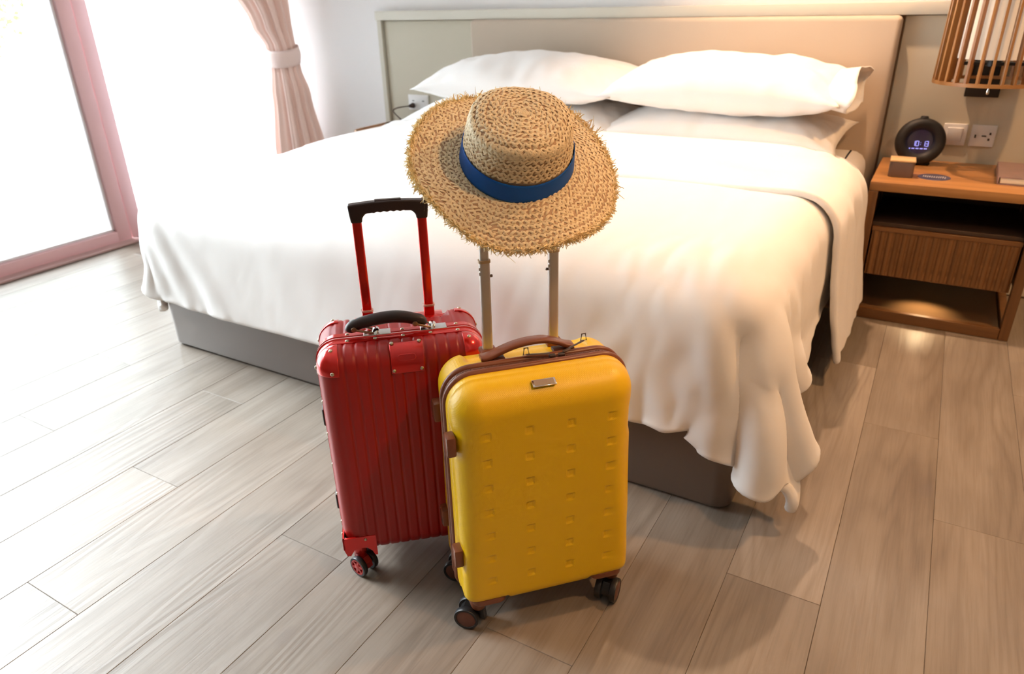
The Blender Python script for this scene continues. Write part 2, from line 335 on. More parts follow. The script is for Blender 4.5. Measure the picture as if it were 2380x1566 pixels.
ct = empty('curtain', (-3.53, 3.32, 0), 0, label='pink pleated curtain gathered by a tieback in the corner beside the bed', category='curtain')
o = obj('drape', pleated(range(241), .02, 2.45, 60, curt_fn), M_curt, ct, 180); o.location = (3.53, -3.32, 0)
tb = []
for j, z in enumerate(np.linspace(-.048, .048, 7)):
    for k in range(48):
        th = 2*math.pi*k/48; sag = .018*math.cos(th-R(-60)); rr = .104+.004*math.cos(j-3)+.002*math.sin(3*th)
        tb.append((-3.537+rr*.92*math.cos(th), 3.322+rr*math.sin(th), .925+z-sag))
tf = [(j*48+k, j*48+(k+1) % 48, (j+1)*48+(k+1) % 48, (j+1)*48+k) for j in range(6) for k in range(48)]
o = obj('tieback', MB().add(tb, tf), mat('tieback_cloth', (.92, .72, .66), .8, sheen=.3, bump=(200, .2, .0006)), ct, 180); o.location = (3.53, -3.32, 0)
sm = o.modifiers.new('s', 'SOLIDIFY'); sm.thickness = .006
obj('curtain_rail', MB().box((-3.74, 1.5, 2.5), (.16, 3.9, .035), .004), M_plate, None, label='white curtain rail on the ceiling along the window', category='rail')

# ================================================================== BED
M_base = mat('bed_base_leather', (.14, .104, .084), .36, spec=.6, coat=.25, coat_rough=.4, bump=(150, .12, .0008), var=(4, .06))
M_sheet = mat('white_sheet', (.86, .84, .82), .75, sheen=.25, bump=(9, .25, .006, 4))
M_duvet = mat('white_duvet_cotton', (.87, .855, .84), .7, sheen=.25, bump=(6, .30, .012, 5))
M_pillow = mat('white_pillow_cotton', (.88, .865, .85), .7, sheen=.25, bump=(11, .35, .010, 4))
bed = empty('bed', (-1.36, 2.5, 0), 0, label='wide double bed with a taupe leather base and white mattress', category='bed')
BX0, BX1, BY0, BY1 = -2.455, -.266, 1.508, 3.43
def rounded_slab(x0, x1, y0, y1, z0, z1, rv, rt, seg=6):
    bm = bmesh.new(); bmesh.ops.create_cube(bm, size=1); bmesh.ops.scale(bm, vec=(x1-x0, y1-y0, z1-z0), verts=bm.verts); bmesh.ops.translate(bm, vec=((x0+x1)/2, (y0+y1)/2, (z0+z1)/2), verts=bm.verts)
    ve = [e for e in bm.edges if abs(e.verts[0].co.z-e.verts[1].co.z) > .01]; bmesh.ops.bevel(bm, geom=ve, offset=rv, segments=seg, profile=.5, affect='EDGES')
    he = [e for e in bm.edges if abs(e.verts[0].co.z-e.verts[1].co.z) < 1e-4 and any(abs(f.normal.z) > .9 for f in e.link_faces) and any(abs(f.normal.z) < .1 for f in e.link_faces)]
    bmesh.ops.bevel(bm, geom=he, offset=rt, segments=4, profile=.5, affect='EDGES')
    bm.verts.index_update(); mb = MB().add([v.co[:] for v in bm.verts], [[v.index for v in f.verts] for f in bm.faces]); bm.free(); return mb
o = obj('bed_base', rounded_slab(BX0, BX1, BY0, BY1, .004, .275, .045, .012), M_base, bed, 40); o.location = (1.36, -2.5, 0)
o = obj('mattress', rounded_slab(-2.455, -.225, 1.55, 3.435, .27, .590, .06, .07), M_sheet, bed, 50); o.location = (1.36, -2.5, 0)

def sim_cloth(x0, x1, y0, y1, z, step, boxes, frames, pins=None, bend=.8, seed=3, pusher=None):
    """drop a cloth grid over temporary solids and return its settled vertices as a (ny, nx, 3) grid"""
    nx = int(round((x1-x0)/step))+1; ny = int(round((y1-y0)/step))+1
    xs = np.linspace(x0, x1, nx); ys = np.linspace(y0, y1, ny); V = []
    for y in ys:
        for x in xs: V.append((x, y, z+.002*noise.noise(Vector((x*3, y*3, seed)))))
    Fc = [(j*nx+i, j*nx+i+1, (j+1)*nx+i+1, (j+1)*nx+i) for j in range(ny-1) for i in range(nx-1)]
    me = mesh(V, Fc, 'sim'); o = link('sim', me); tmp = []
    for mb in boxes:
        c = link('sim_col', fixnormals(mb.mesh('c'))); c.modifiers.new('c', 'COLLISION'); c.collision.thickness_outer = .008; c.collision.cloth_friction = 25; tmp.append(c)
    for mb, f0, f1, d in (pusher or ()):
        c = link('sim_col', fixnormals(mb.mesh('c'))); c.modifiers.new('c', 'COLLISION'); c.collision.thickness_outer = .008; c.collision.cloth_friction = 2; tmp.append(c)
        c.location = (0, 0, 0); c.keyframe_insert('location', frame=f0); c.location = d; c.keyframe_insert('location', frame=f1)
    if pins:
        vg = o.vertex_groups.new(name='pin'); vg.add([j*nx+i for j in range(ny) for i in range(nx) if pins(xs[i], ys[j])], 1, 'REPLACE')
    cm = o.modifiers.new('cloth', 'CLOTH'); st = cm.settings
    st.quality = 6; st.mass = .4; st.tension_stiffness = 25; st.compression_stiffness = 25; st.shear_stiffness = 12; st.bending_stiffness = bend; st.air_damping = 1.5
    st.tension_damping = 10; st.compression_damping = 10; st.shear_damping = 8; st.bending_damping = 1.0
    if pins: st.vertex_group_mass = 'pin'
    cs = cm.collision_settings; cs.use_self_collision = True; cs.self_distance_min = .014; cs.distance_min = .012; cs.collision_quality = 3; cs.self_friction = 5
    cm.point_cache.frame_start = 1; cm.point_cache.frame_end = frames+2
    for f in range(1, frames+1): scene.frame_set(f)
    dg = bpy.context.evaluated_depsgraph_get(); ev = o.evaluated_get(dg); co = np.empty(len(V)*3); ev.data.vertices.foreach_get('co', co)
    for c in tmp+[o]:
        mm = c.data; bpy.data.objects.remove(c); bpy.data.meshes.remove(mm)
    scene.frame_set(1)
    return co.reshape(ny, nx, 3)
def grid_faces(ny, nx): return [(j*nx+i, j*nx+i+1, (j+1)*nx+i+1, (j+1)*nx+i) for j in range(ny-1) for i in range(nx-1)]
FLOORBOX = MB().box((-1, 2, -.1), (6, 6, .2))
def solid_for(off, top, x0=BX0, x1=BX1, y0=BY0): return rounded_slab(x0-off, x1+off, y0-off, BY1, .01, top, .09, .085)
# ------------------------------------------------------------------ duvet (settled cloth) and its folded-back top
def cloth_object(name, grid, m, thick, parent=None, puff=0, **props):
    ny, nx, _ = grid.shape; me = mesh(grid.reshape(-1, 3), grid_faces(ny, nx)); o = link(name, me, m, parent, 180, **props)
    so = o.modifiers.new('sol', 'SOLIDIFY'); so.thickness = thick; so.offset = 1
    s = o.modifiers.new('sub2', 'SUBSURF'); s.levels = 1; s.render_levels = 1
    dg = bpy.context.evaluated_depsgraph_get(); nm = bpy.data.meshes.new_from_object(o.evaluated_get(dg)); o.modifiers.clear(); o.data = nm; bpy.data.meshes.remove(me)
    nm.shade_smooth(); return o
def smooth_grid(g, n, lam=.5):
    g = g.copy()
    for _ in range(n):
        h = g.copy(); h[1:-1, 1:-1] = g[1:-1, 1:-1]*(1-lam)+lam*.25*(g[:-2, 1:-1]+g[2:, 1:-1]+g[1:-1, :-2]+g[1:-1, 2:]); g = h
    return g
t1 = time.time()
g1 = sim_cloth(-2.72, .105, 1.125, 2.93, .632, .033, [solid_for(0, .588), FLOORBOX], 64, pusher=[(MB().box((-1, .80, .27), (5, .1, .5)), 22, 42, (0, .60, 0)), (MB().box((.22, .80, .27), (.66, .1, .5)), 26, 50, (0, .68, 0)), (MB().box((.75, 1.7, .27), (.1, 1.3, .5)), 30, 54, (-.70, 0, 0)), (MB().box((-3.3, 2, .27), (.1, 2, .5)), 24, 46, (.72, 0, 0))], pins=lambda x, y: y > 2.88 and -2.4 < x < -.3, bend=2.0)
g1 = smooth_grid(g1, 2)
def upsample(g):
    ny, nx, _ = g.shape; h = np.zeros((2*ny-1, 2*nx-1, 3)); h[::2, ::2] = g; h[1::2, ::2] = (g[1:]+g[:-1])/2; h[:, 1::2] = (h[:, 2::2]+h[:, :-2:2])/2; return smooth_grid(h, 2)
def wrinkle(g, amp_top, amp_side, seed):
    g = upsample(g)
    ny, nx, _ = g.shape; du = np.gradient(g, axis=1); dv = np.gradient(g, axis=0); n = np.cross(du, dv); n /= np.maximum(np.linalg.norm(n, axis=-1, keepdims=True), 1e-9)
    out = g.copy()
    for j in range(ny):
        for i in range(nx):
            x, y, z = g[j, i]; nz = abs(n[j, i, 2]); s_ = 1-nz; nn = n[j, i]
            t = noise.noise(Vector((x*2.2+seed, y*5.5, 0)))*amp_top*nz
            along = x if abs(nn[1]) > abs(nn[0]) else y
            f = noise.noise(Vector((along*8+z*2.5, z*1.6, seed)))*amp_side + abs(noise.noise(Vector((along*15-z*5, z*3, seed+5))))*amp_side*.7
            edge = math.exp(-((z-.585)/.05)**2)*smoothstep_(-.95, -.35, x)     # gathers along the foot edge, towards the right corner
            e = (abs(noise.noise(Vector((x*24+z*9, y*4, z*5+seed))))*.026-.004)*edge*(1 if y < 1.75 else .30)
            out[j, i] += nn*(t+f*s_*(.15+.85*smoothstep_(-1.6, -.3, x))+e*.8)
    return out
def smoothstep_(a, b, x): t = min(1, max(0, (x-a)/(b-a))); return t*t*(3-2*t)
SX0, SX1, SY0, SY1 = -2.72, .105, 1.125, 2.93
g1 = wrinkle(g1, .009, .008, 2.0)
def crease(g):   # the fold that runs down from the foot corner of the mattress, with the loose corner bulging behind it
    ny, nx, _ = g.shape; du = np.gradient(g, axis=1); dv = np.gradient(g, axis=0); n = np.cross(du, dv); n /= np.maximum(np.linalg.norm(n, axis=-1, keepdims=True), 1e-9)
    X, Y = np.meshgrid(np.linspace(SX0, SX1, nx), np.linspace(SY0, SY1, ny)); dt = 1.50-Y; ds = X+.285
    q = ds-.46*dt; on = np.clip((dt+.02)/.12, 0, 1); on = on*on*(3-2*on)
    d = on*(-.045*np.exp(-(q/.030)**2)+.030*np.exp(-((q-.085)/.045)**2)+.012*np.exp(-((q+.07)/.04)**2))
    d += .008*np.exp(-(q/.03)**2-((dt+.01)/.04)**2)
    on2 = np.clip((ds-.05)/.12, 0, 1)
    d += .5*on2*(-.020*np.exp(-((Y-1.66)/.035)**2)+.014*np.exp(-((Y-1.74)/.05)**2))
    return g+n*d[..., None]
g1 = crease(g1)
cloth_object('duvet', g1, M_duvet, .030, None, label='large white duvet draped over the bed, hanging off the foot and sides', category='duvet')
top = rounded_slab(BX0-.005, BX1+.030, BY0-.05, BY1, .01, .606, .10, .09)
for a in top.v: a[:, 0] += np.where(a[:, 0] > -1, 1, 0)*(.60-np.minimum(a[:, 2], .60))*.14
g2 = sim_cloth(-2.80, .28, 2.30, 2.95, .650, .033, [top, FLOORBOX], 46, pins=lambda x, y: y > 2.91 and -2.3 < x < -.4, bend=2.0, seed=9)
g2 = smooth_grid(g2, 2); g2 = wrinkle(g2, .008, .016, 7.0)
cloth_object('duvet_fold', g2, M_duvet, .024, bpy.data.objects['duvet'])
# ------------------------------------------------------------------ pillows
def pillow(name, c, L, D, T, rot, seed, label, flange=0):
    nu, nv = 64, 36; V = []; Fc = []; rs = random.Random(seed); off = Vector((seed*3.1, seed*1.7, 0))
    for side in (1, -1):
        for j in range(nv+1):
            for i in range(nu+1):
                a = -1+2*i/nu; b = -1+2*j/nv
                ea, eb = 1-abs(a)**2.6, 1-abs(b)**2.2
                t = (max(0, ea)**.62)*(max(0, eb)**.55)
                x = a*L/2*(1-.05*(1-abs(b)**3)*abs(a)**4); y = b*D/2*(1-.09*(1-abs(a)**4)*abs(b)**4)
                k = noise.noise(Vector((x*4, y*5, side*.6))+off)*.022*t + noise.noise(Vector((x*14, y*9, side*.8))+off)*.008*min(1, 3*t)
                # creases running in from the corners
                cr_ = math.sin(26*(abs(a)-.62*abs(b)))*.0045*max(0, abs(a)-.55)*2*min(1, 4*t)
                V.append((x, y, side*(t*T/2*(1.0 if side > 0 else .85)+k+cr_)))
    m_ = (nu+1)*(nv+1)
    for s in range(2):
        for j in range(nv):
            for i in range(nu):
                q = [s*m_+j*(nu+1)+i, s*m_+j*(nu+1)+i+1, s*m_+(j+1)*(nu+1)+i+1, s*m_+(j+1)*(nu+1)+i]; Fc.append(q if s == 0 else q[::-1])
    bm = bmesh.new(); vs = [bm.verts.new(v) for v in V]
    for f in Fc: bm.faces.new([vs[i] for i in f])
    bmesh.ops.remove_doubles(bm, verts=bm.verts, dist=.0008); me = bpy.data.meshes.new(name); bm.to_mesh(me); bm.free()
    o = obj(name, me, M_pillow, None, 180, label=label, category='pillow', group='white pillows stacked at the headboard')
    o.location = c; o.rotation_euler = [R(r) for r in rot]
    if flange:   # open end of the pillowcase: a ruffled sleeve past the pillow's end
        V = []; n = 72; rows = 7
        for j in range(rows):
            t = j/(rows-1)
            for k in range(n):
                th = 2*math.pi*k/n; yy = math.cos(th); zz = math.sin(th)
                wv_ = .010*t*math.sin(5*th+1)+.006*t*math.sin(9*th)
                V.append((L/2*(.86)+t*.095+.012*math.sin(3*th)*t, yy*(D/2*(.80+.12*t)), zz*(.060+.010*t+wv_)*(1 if zz > 0 else .8)))
        Fc = [(j*n+k, j*n+(k+1) % n, (j+1)*n+(k+1) % n, (j+1)*n+k) for j in range(rows-1) for k in range(n)]
        q = obj('pillowcase_opening', MB().add(V, Fc), M_pillow, o, 180); md = q.modifiers.new('s', 'SOLIDIFY'); md.thickness = .004
    return o
pillow('pillow', (-1.79, 3.185, .680), 1.20, .50, .20, (6, 0, 0), 1, 'lower white pillow of the left stack by the headboard')
pillow('pillow', (-.80, 3.175, .675), 1.02, .50, .20, (6, 0, -2), 2, 'lower white pillow of the right stack by the headboard')
pillow('pillow', (-1.765, 3.19, .850), 1.06, .50, .22, (9, 0, 1), 3, 'upper white pillow of the left stack by the headboard')
pillow('pillow', (-.80, 3.185, .855), .99, .50, .235, (9, 0, -2), 4, 'upper white pillow of the right stack, its open end facing the lamp', flange=1)

# ================================================================== NIGHTSTAND (right)
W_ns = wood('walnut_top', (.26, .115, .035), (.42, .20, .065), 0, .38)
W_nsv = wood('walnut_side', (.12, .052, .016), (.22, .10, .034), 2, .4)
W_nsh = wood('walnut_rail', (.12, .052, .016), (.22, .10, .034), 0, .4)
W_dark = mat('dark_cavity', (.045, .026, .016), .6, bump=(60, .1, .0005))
NX0, NX1, NY0, NY1, NZ = -.172, .392, 2.985, 3.485, .55
ns = empty('nightstand', ((NX0+NX1)/2, (NY0+NY1)/2, 0), 0, label='brown wooden nightstand with a fluted drawer and low shelf, right of the bed', category='nightstand')
hw, hd = (NX1-NX0)/2, (NY1-NY0)/2
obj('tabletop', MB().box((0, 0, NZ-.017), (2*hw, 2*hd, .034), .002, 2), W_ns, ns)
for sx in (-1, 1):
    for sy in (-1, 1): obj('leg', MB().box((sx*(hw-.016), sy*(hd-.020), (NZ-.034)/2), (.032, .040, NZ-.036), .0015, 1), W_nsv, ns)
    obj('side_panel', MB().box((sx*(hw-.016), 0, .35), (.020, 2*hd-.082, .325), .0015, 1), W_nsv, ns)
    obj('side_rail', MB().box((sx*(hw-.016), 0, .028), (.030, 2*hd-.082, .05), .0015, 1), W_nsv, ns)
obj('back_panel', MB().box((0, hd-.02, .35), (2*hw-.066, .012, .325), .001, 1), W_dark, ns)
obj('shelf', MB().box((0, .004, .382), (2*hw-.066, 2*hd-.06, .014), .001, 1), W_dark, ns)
obj('front_rail', MB().box((0, -hd+.012, .022), (2*hw-.066, .022, .042), .0015, 1), W_nsh, ns)
obj('low_shelf', MB().box((0, .004, .028), (2*hw-.066, 2*hd-.052, .014), .001, 1), mat('low_shelf_varnish', (.17, .095, .045), .25, coat=.3, bump=(40, .05, .0005)), ns)
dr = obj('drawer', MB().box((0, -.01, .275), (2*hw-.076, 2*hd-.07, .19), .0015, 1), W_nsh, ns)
obj('drawer_top_rail', MB().box((0, -hd+.028, .366), (2*hw-.072, .012, .016), .001, 1), W_nsh, dr)
nfl = 19; ww = (2*hw-.08)/nfl
for k in range(nfl):   # vertical fluting of the drawer front
    mb = MB(); x = -hw+.04+ww*(k+.5); pts = [(x+ww*.46*math.sin(a), -hd+.032-.012*math.cos(a)) for a in np.linspace(-math.pi/2, math.pi/2, 6)]
    V = [(px, py, z) for z in (.182, .357) for px, py in pts]; n = 6
    mb.add(V, [(i, i+1, n+i+1, n+i) for i in range(n-1)]+[tuple(range(n)), tuple(range(n, 2*n))])
    obj('flute', mb, W_nsv, dr, 50)
obj('underlight', MB().cyl((.0, 0.02, .178), (0, .02, .172), .02, n=20), mat('lamp_lens', (.9, .8, .6), .3, emit=((1, .75, .45), 3), bump=(20, .01, .0001)), dr)

# items on the nightstand
cl = empty('alarm_clock', (-.043, 3.385, NZ), R(8), label='round black ring shaped alarm clock with a mirrored purple display', category='clock')
M_blk = mat('black_rubber', (.018, .016, .016), .55, spec=.4, bump=(200, .1, .0004))
rc, rt = .069, .0235
pr = [(rc+rt*math.cos(a)*1.0, rt*1.15*math.sin(a)) for a in np.linspace(0, 2*math.pi, 21)]
mb = MB(); mb.lathe(pr, 56)
ring = mb.mesh('ring'); ring.transform(Matrix.Rotation(R(90-10), 4, 'X')); ring.transform(Matrix.Translation((0, 0, .0905)))
obj('ring_body', ring, M_blk, cl, 180)
obj('base', MB().box((0, .01, .006), (.10, .055, .012), .004, 2), M_blk, cl)
obj('top_button', MB().cyl((0, .016, .178), (0, .0165, .1885), .016, .014, 20, bev=.003), M_blk, cl)
Mm = bpy.data.materials.new('mirror_display'); Mm.use_nodes = True; ntm = Mm.node_tree; bm_ = ntm.nodes['Principled BSDF']
bm_.inputs['Metallic'].default_value = .75; bm_.inputs['Roughness'].default_value = .08
tcm = ntm.nodes.new('ShaderNodeTexCoord'); gm = ntm.nodes.new('ShaderNodeTexNoise'); gm.inputs['Scale'].default_value = 9; rm = ntm.nodes.new('ShaderNodeValToRGB')
rm.color_ramp.elements[0].position = .4; rm.color_ramp.elements[0].color = (.10, .06, .22, 1); rm.color_ramp.elements[1].position = .6; rm.color_ramp.elements[1].color = (.22, .20, .26, 1)
ntm.links.new(tcm.outputs['Object'], gm.inputs['Vector']); ntm.links.new(gm.outputs['Fac'], rm.inputs[0]); ntm.links.new(rm.outputs[0], bm_.inputs['Base Color'])
tilt = Matrix.Translation((0, 0, .0905)) @ Matrix.Rotation(R(-10), 4, 'X')
disp = MB().cyl((0, -.004, 0), (0, .004, 0), .052, n=48).mesh('d'); disp.transform(tilt)
dsp = obj('display', disp, Mm, cl, 40)
M_dig = mat('display_digits', (.2, .2, .8), .4, emit=((.42, .40, 1.0), 1.6), bump=(20, .01, .0001))
SEG = {'1': 'bc', '0': 'abcdef', '9': 'abcdfg', '3': 'abcdg', ':': ''}
def digit(mb, ch, x, z, w, h_):
    t = w*.2
    P = {'a': (x+w/2, z+h_, w, t), 'g': (x+w/2, z+h_/2, w, t), 'd': (x+w/2, z, w, t), 'f': (x, z+h_*.75, t, h_/2), 'b': (x+w, z+h_*.75, t, h_/2), 'e': (x, z+h_*.25, t, h_/2), 'c': (x+w, z+h_*.25, t, h_/2)}
    for s in SEG[ch]: cx, cz, a, b_ = P[s]; mb.box((cx, -.0048, cz), (a, .0014, b_))
    if ch == ':':
        for q in (.3, .7): mb.box((x, -.0048, z+h_*q), (t, .0014, t))
mb = MB(); x = -.027
for ch, adv in (('1', .013), ('0', .017), (':', .006), ('1', .012), ('3', .014)): digit(mb, ch, x, -.018, .0095, .019); x += adv
me = mb.mesh('dg'); me.transform(tilt); obj('digits', me, M_dig, cl, None)
mb = MB()
for q in range(9): mb.box((-.034+q*.0075+.002*(q % 2), -.0048, -.028), (.0045, .0014, .0035))
me = mb.mesh('dg'); me.transform(tilt); obj('display_text', me, M_dig, cl, None)

bx = empty('speaker_box', (-.083, 3.135, NZ), R(3), label='small square tan topped box on the nightstand in front of the clock', category='box')
obj('box_body', rounded_slab(-.043, .043, -.043, .043, 0, .058, .014, .002, 6), mat('box_side', (.16, .11, .095), .5, metal=.2, bump=(90, .1, .0004)), bx)
obj('box_lid', rounded_slab(-.044, .044, -.044, .044, .0582, .065, .014, .002, 6), wood('bamboo', (.55, .36, .17), (.68, .47, .25), 0, .45), bx)
cn = empty('oval_sign', (.033, 3.150, NZ), R(-4), label='flat dark blue oval sticker with pale lettering on the nightstand top', category='sticker')
ov = MB().lathe([(0.001, .0012), (.055, .0012), (.056, 0)], 48, capt=False); me = ov.mesh('o'); me.transform(Matrix.Diagonal((1, 1.05, 1, 1))); obj('disc', me, mat('sticker_blue', (.055, .05, .10), .4, bump=(40, .02, .0002)), cn)
mb = MB(); x = -.038; rs = random.Random(5)
for k in range(11):
    w = rs.choice((.0048, .006, .004)); z = rs.choice((.0085, .007, .0085)); mb.box((x+w/2, 0, .0016), (.0018, z*3.4, .0006)); mb.box((x+w/2, z*1.5*rs.choice((-1, 1, 0)), .0016), (w*.9, .005, .0006)); x += w+.0022
obj('lettering', mb, mat('sticker_print', (.75, .70, .72), .5, bump=(40, .02, .0002)), cn, None)
bk = empty('book', (.238+.105, 3.262, NZ), R(-1), label='thin book with a mauve photo cover lying flat on the nightstand edge', category='book')
obj('pages', MB().box((.002, -.001, .0145), (.200, .286, .021), .002, 2), mat('book_pages', (.78, .70, .52), .8, bump=(300, .4, .0006)), bk)
mc = mat('book_cover', (.30, .22, .20), .35, var=(14, .5)); cr_ = [n for n in mc.node_tree.nodes if n.type == 'MIX_RGB'][0]; cr_.inputs[1].default_value = (.22, .17, .14, 1); cr_.inputs[2].default_value = (.48, .27, .25, 1)
obj('cover', MB().box((0, 0, .0268), (.208, .296, .0025), .0008, 1), mc, bk); obj('cover', MB().box((0, 0, .00135), (.208, .296, .0025), .0008, 1), mc, bk)
obj('spine', MB().box((-.1035, 0, .014), (.003, .296, .0275), .001, 1), mc, bk)

# ================================================================== LEFT SIDE TABLE
lt = empty('side_table', (-2.655, 3.27, 0), 0, label='round cornered brown side table mostly hidden behind the left of the bed', category='side table')
W_lt = wood('side_table_wood', (.40, .22, .12), (.56, .34, .20), 0, .3)
obj('tabletop', rounded_slab(-.195, .195, -.205, .205, .525, .55, .09, .003, 8), W_lt, lt)
rm_ = []; 
def rrect(a, b, r, n=10):
    P = []
    for cx, cy_, a0 in ((a-r, b-r, 0), (-a+r, b-r, 90), (-a+r, -b+r, 180), (a-r, -b+r, 270)):
        for k in range(n+1): th = R(a0+90*k/n); P.append((cx+r*math.cos(th), cy_+r*math.sin(th)))
    return P
obj('rim', MB().tube([(x, y, .553) for x, y in rrect(.192, .202, .09)], .006, 8, closed=True), W_lt, lt, 180)
for sx in (-1, 1):
    for sy in (-1, 1): obj('leg', MB().cyl((sx*.13, sy*.14, 0.001), (sx*.13, sy*.14, .526), .014, .018, 16), W_lt, lt)
ds = empty('glass_dish', (-2.70, 3.34, .551), 0, label='round dark glass dish on the left side table', category='dish')
obj('bowl', MB().lathe([(.001, .002), (.07, .004), (.085, .02), (.083, .021), (.068, .008), (.001, .006)], 40), mat('smoked_glass', (.10, .05, .035), .08, spec=.8, coat=.5, bump=(10, .01, .0002)), ds, 60)
fd = empty('folder', (-2.555, 3.385, .551), R(8), label='dark grey folder lying on the left side table beside the lower pillow', category='folder')
obj('cover', MB().box((0, 0, .006), (.17, .16, .012), .002, 1), mat('folder_grey', (.10, .09, .085), .4, bump=(60, .1, .0004)), fd)

# ================================================================== WALL LAMP
lm = empty('wall_lamp', (.135, PF-.002, .84), 0, label='wall lamp with a white shade inside a drum cage of wooden slats', category='lamp')
M_blkm = mat('black_metal', (.015, .013, .013), .4, metal=.3, bump=(80, .05, .0004))
obj('wall_bracket', MB().box((-.003, -.016, .08), (.118, .03, .22), .003, 2), M_blkm, lm)
obj('bracket_arm', MB().box((0, -.10, .155), (.03, .17, .02), .003, 2), M_blkm, lm)
W_lamp = wood('cage_slat', (.24, .105, .03), (.38, .19, .065), 2, .35)
W_ring = wood('cage_ring', (.24, .105, .03), (.38, .19, .065), 0, .35)
ccx, ccy, zb, zt, rb, rtp = .005, -.20, .040, .50, .186, .176
def ringlathe(r, z, h_, t): return MB().lathe([(r, z), (r, z+h_), (r-t, z+h_), (r-t, z), (r, z)], 64, (ccx, ccy, 0))
obj('cage_ring', ringlathe(rb+.002, zb, .012, .024), W_ring, lm, 40); obj('cage_ring', ringlathe(rtp+.002, zt-.012, .012, .024), W_ring, lm, 40)
NS = 30
slat = MB(); slat.box((0, 0, 0), (.024, .0095, zt-zb-.02), .001, 1); slat_me = fixnormals(slat.mesh('slat')); slat_me.materials.append(W_lamp)
for k in range(NS):
    a = 2*math.pi*(k+.35)/NS; r = (rb+rtp)/2-.010; o = bpy.data.objects.new('slat', slat_me); COL.objects.link(o); o.parent = lm
    o.location = (ccx+r*math.cos(a), ccy+r*math.sin(a), (zb+zt)/2); o.rotation_euler = (Matrix.Rotation(a, 3, 'Z') @ Matrix.Rotation(-math.atan2(rb-rtp, zt-zb), 3, 'Y')).to_euler()
obj('shade', MB().lathe([(.124, .128), (.125, .30), (.122, .47), (.120, .47), (.122, .130), (.124, .128)], 56, (ccx, ccy, 0)), mat('lamp_shade', (.80, .76, .68), .7, emit=((1, .86, .68), .22), bump=(200, .1, .0004)), lm, 60)  # faint glow stands for light falling on the shade; the lamp is off
obj('lamp_holder', MB().cyl((ccx, ccy, .10), (ccx, ccy, .19), .025, .02, 20), M_blkm, lm)
obj('holder_bar', MB().box((ccx, ccy, .108), (.20, .02, .012), .002, 1), M_blkm, lm)
M_chr = mat('chrome', (.72, .70, .68), .15, metal=1, bump=(20, .01, .0001))
obj('pull_knob', MB().lathe([(.001, -.018), (.005, -.014), (.005, -.006), (.003, .0), (.003, .014)], 12, (.0, ccy-rb+.004, .036)), M_chr, lm, 60)
for p, tx in zip(LAMPS, ('above the head of the bed', 'beside the bed, right', 'above the floor near the camera')):
    d = empty('ceiling_downlight', (p[0], p[1], CEIL), 0, label='recessed round ceiling downlight '+tx, category='light')
    obj('trim_ring', MB().lathe([(.05, -.002), (.062, -.006), (.065, 0)], 32), M_plate, d, 60)
# ================================================================== SUITCASES
def shell_surface(ax, z0, z1, yf, ys, r, step, disp=None, keep=None, offs=0, rb=None):
    """surface of a box with rounded edges, open at y = ys; yf is the closed face. disp(p, n) moves a point along its normal"""
    s = 1 if yf < ys else -1
    ne = 7
    e = [r*math.tan(R(45)*k/ne) for k in range(ne+1)]      # spacing inside the rounded zone
    def axis(a, b):
        lo = [a+r-x for x in e[::-1]]; hi = [b-r+x for x in e]; n = max(2, int((b-a-2*r)/step)); return np.array(lo[:-1]+list(np.linspace(a+r, b-r, n+1))+hi[1:])
    X = axis(-ax, ax); Z = axis(z0, z1); yi = yf+s*r
    n = max(2, int(abs(ys-yi)/step)); Y = np.array([yi-s*x for x in e[::-1]][:-1]+list(np.linspace(yi, ys, n+1)))
    def proj(q):
        rr = np.full(q.shape[:-1], r) if rb is None else rb+(r-rb)*smoothstep(z0+.02, z1-.10, q[..., 2])      # corners tighten towards the bottom
        yi_ = yf+s*rr
        c = np.stack([np.clip(q[..., 0], -ax+rr, ax-rr), (np.maximum(q[..., 1], yi_) if s > 0 else np.minimum(q[..., 1], yi_)), np.clip(q[..., 2], z0+rr, z1-rr)], -1)
        d = q-c; L = np.linalg.norm(d, axis=-1, keepdims=True); nn = d/np.maximum(L, 1e-9); p = c+nn*(rr[..., None]+offs); return p, nn
    mb = MB()
    def patch(A, B, f):
        q = np.stack(f(*np.meshgrid(A, B, indexing='ij')), -1).astype(float); p, nn = proj(q)
        if disp is not None: p = disp(p, nn)
        na, nb = len(A), len(B); idx = np.arange(na*nb).reshape(na, nb); F = np.stack([idx[:-1, :-1], idx[1:, :-1], idx[1:, 1:], idx[:-1, 1:]], -1).reshape(-1, 4)
        P = p.reshape(-1, 3)
        if keep is not None: k = keep(P); F = F[k[F].all(1)]
        mb.add(P, F.tolist())
    patch(X, Z, lambda a, b: (a, np.full_like(a, yf), b))
    for sx in (-1, 1): patch(Y, Z, lambda a, b: (np.full_like(a, sx*ax), a, b))
    for z in (z0, z1): patch(X, Y, lambda a, b: (a, b, np.full_like(a, z)))
    me = mb.mesh('shell'); bm = bmesh.new(); bm.from_mesh(me)
    bmesh.ops.delete(bm, geom=[v for v in bm.verts if not v.link_faces], context='VERTS'); bmesh.ops.remove_doubles(bm, verts=bm.verts, dist=2e-5); bmesh.ops.recalc_face_normals(bm, faces=bm.faces)
    bm.to_mesh(me); bm.free(); return me
def outline(ax, z0, z1, r, n=10, rb=None):
    P = []
    cz = (z0+z1)/2; hz = (z1-z0)/2
    q = r if rb is None else rb
    for cx, c_, a0, r in ((ax-r, hz-r, 0, r), (-ax+r, hz-r, 90, r), (-ax+q, -hz+q, 180, q), (ax-q, -hz+q, 270, q)):
        for k in range(n+1): th = R(a0+90*k/n); P.append((cx+r*math.cos(th), cz+c_+r*math.sin(th), math.cos(th), math.sin(th)))
    return P
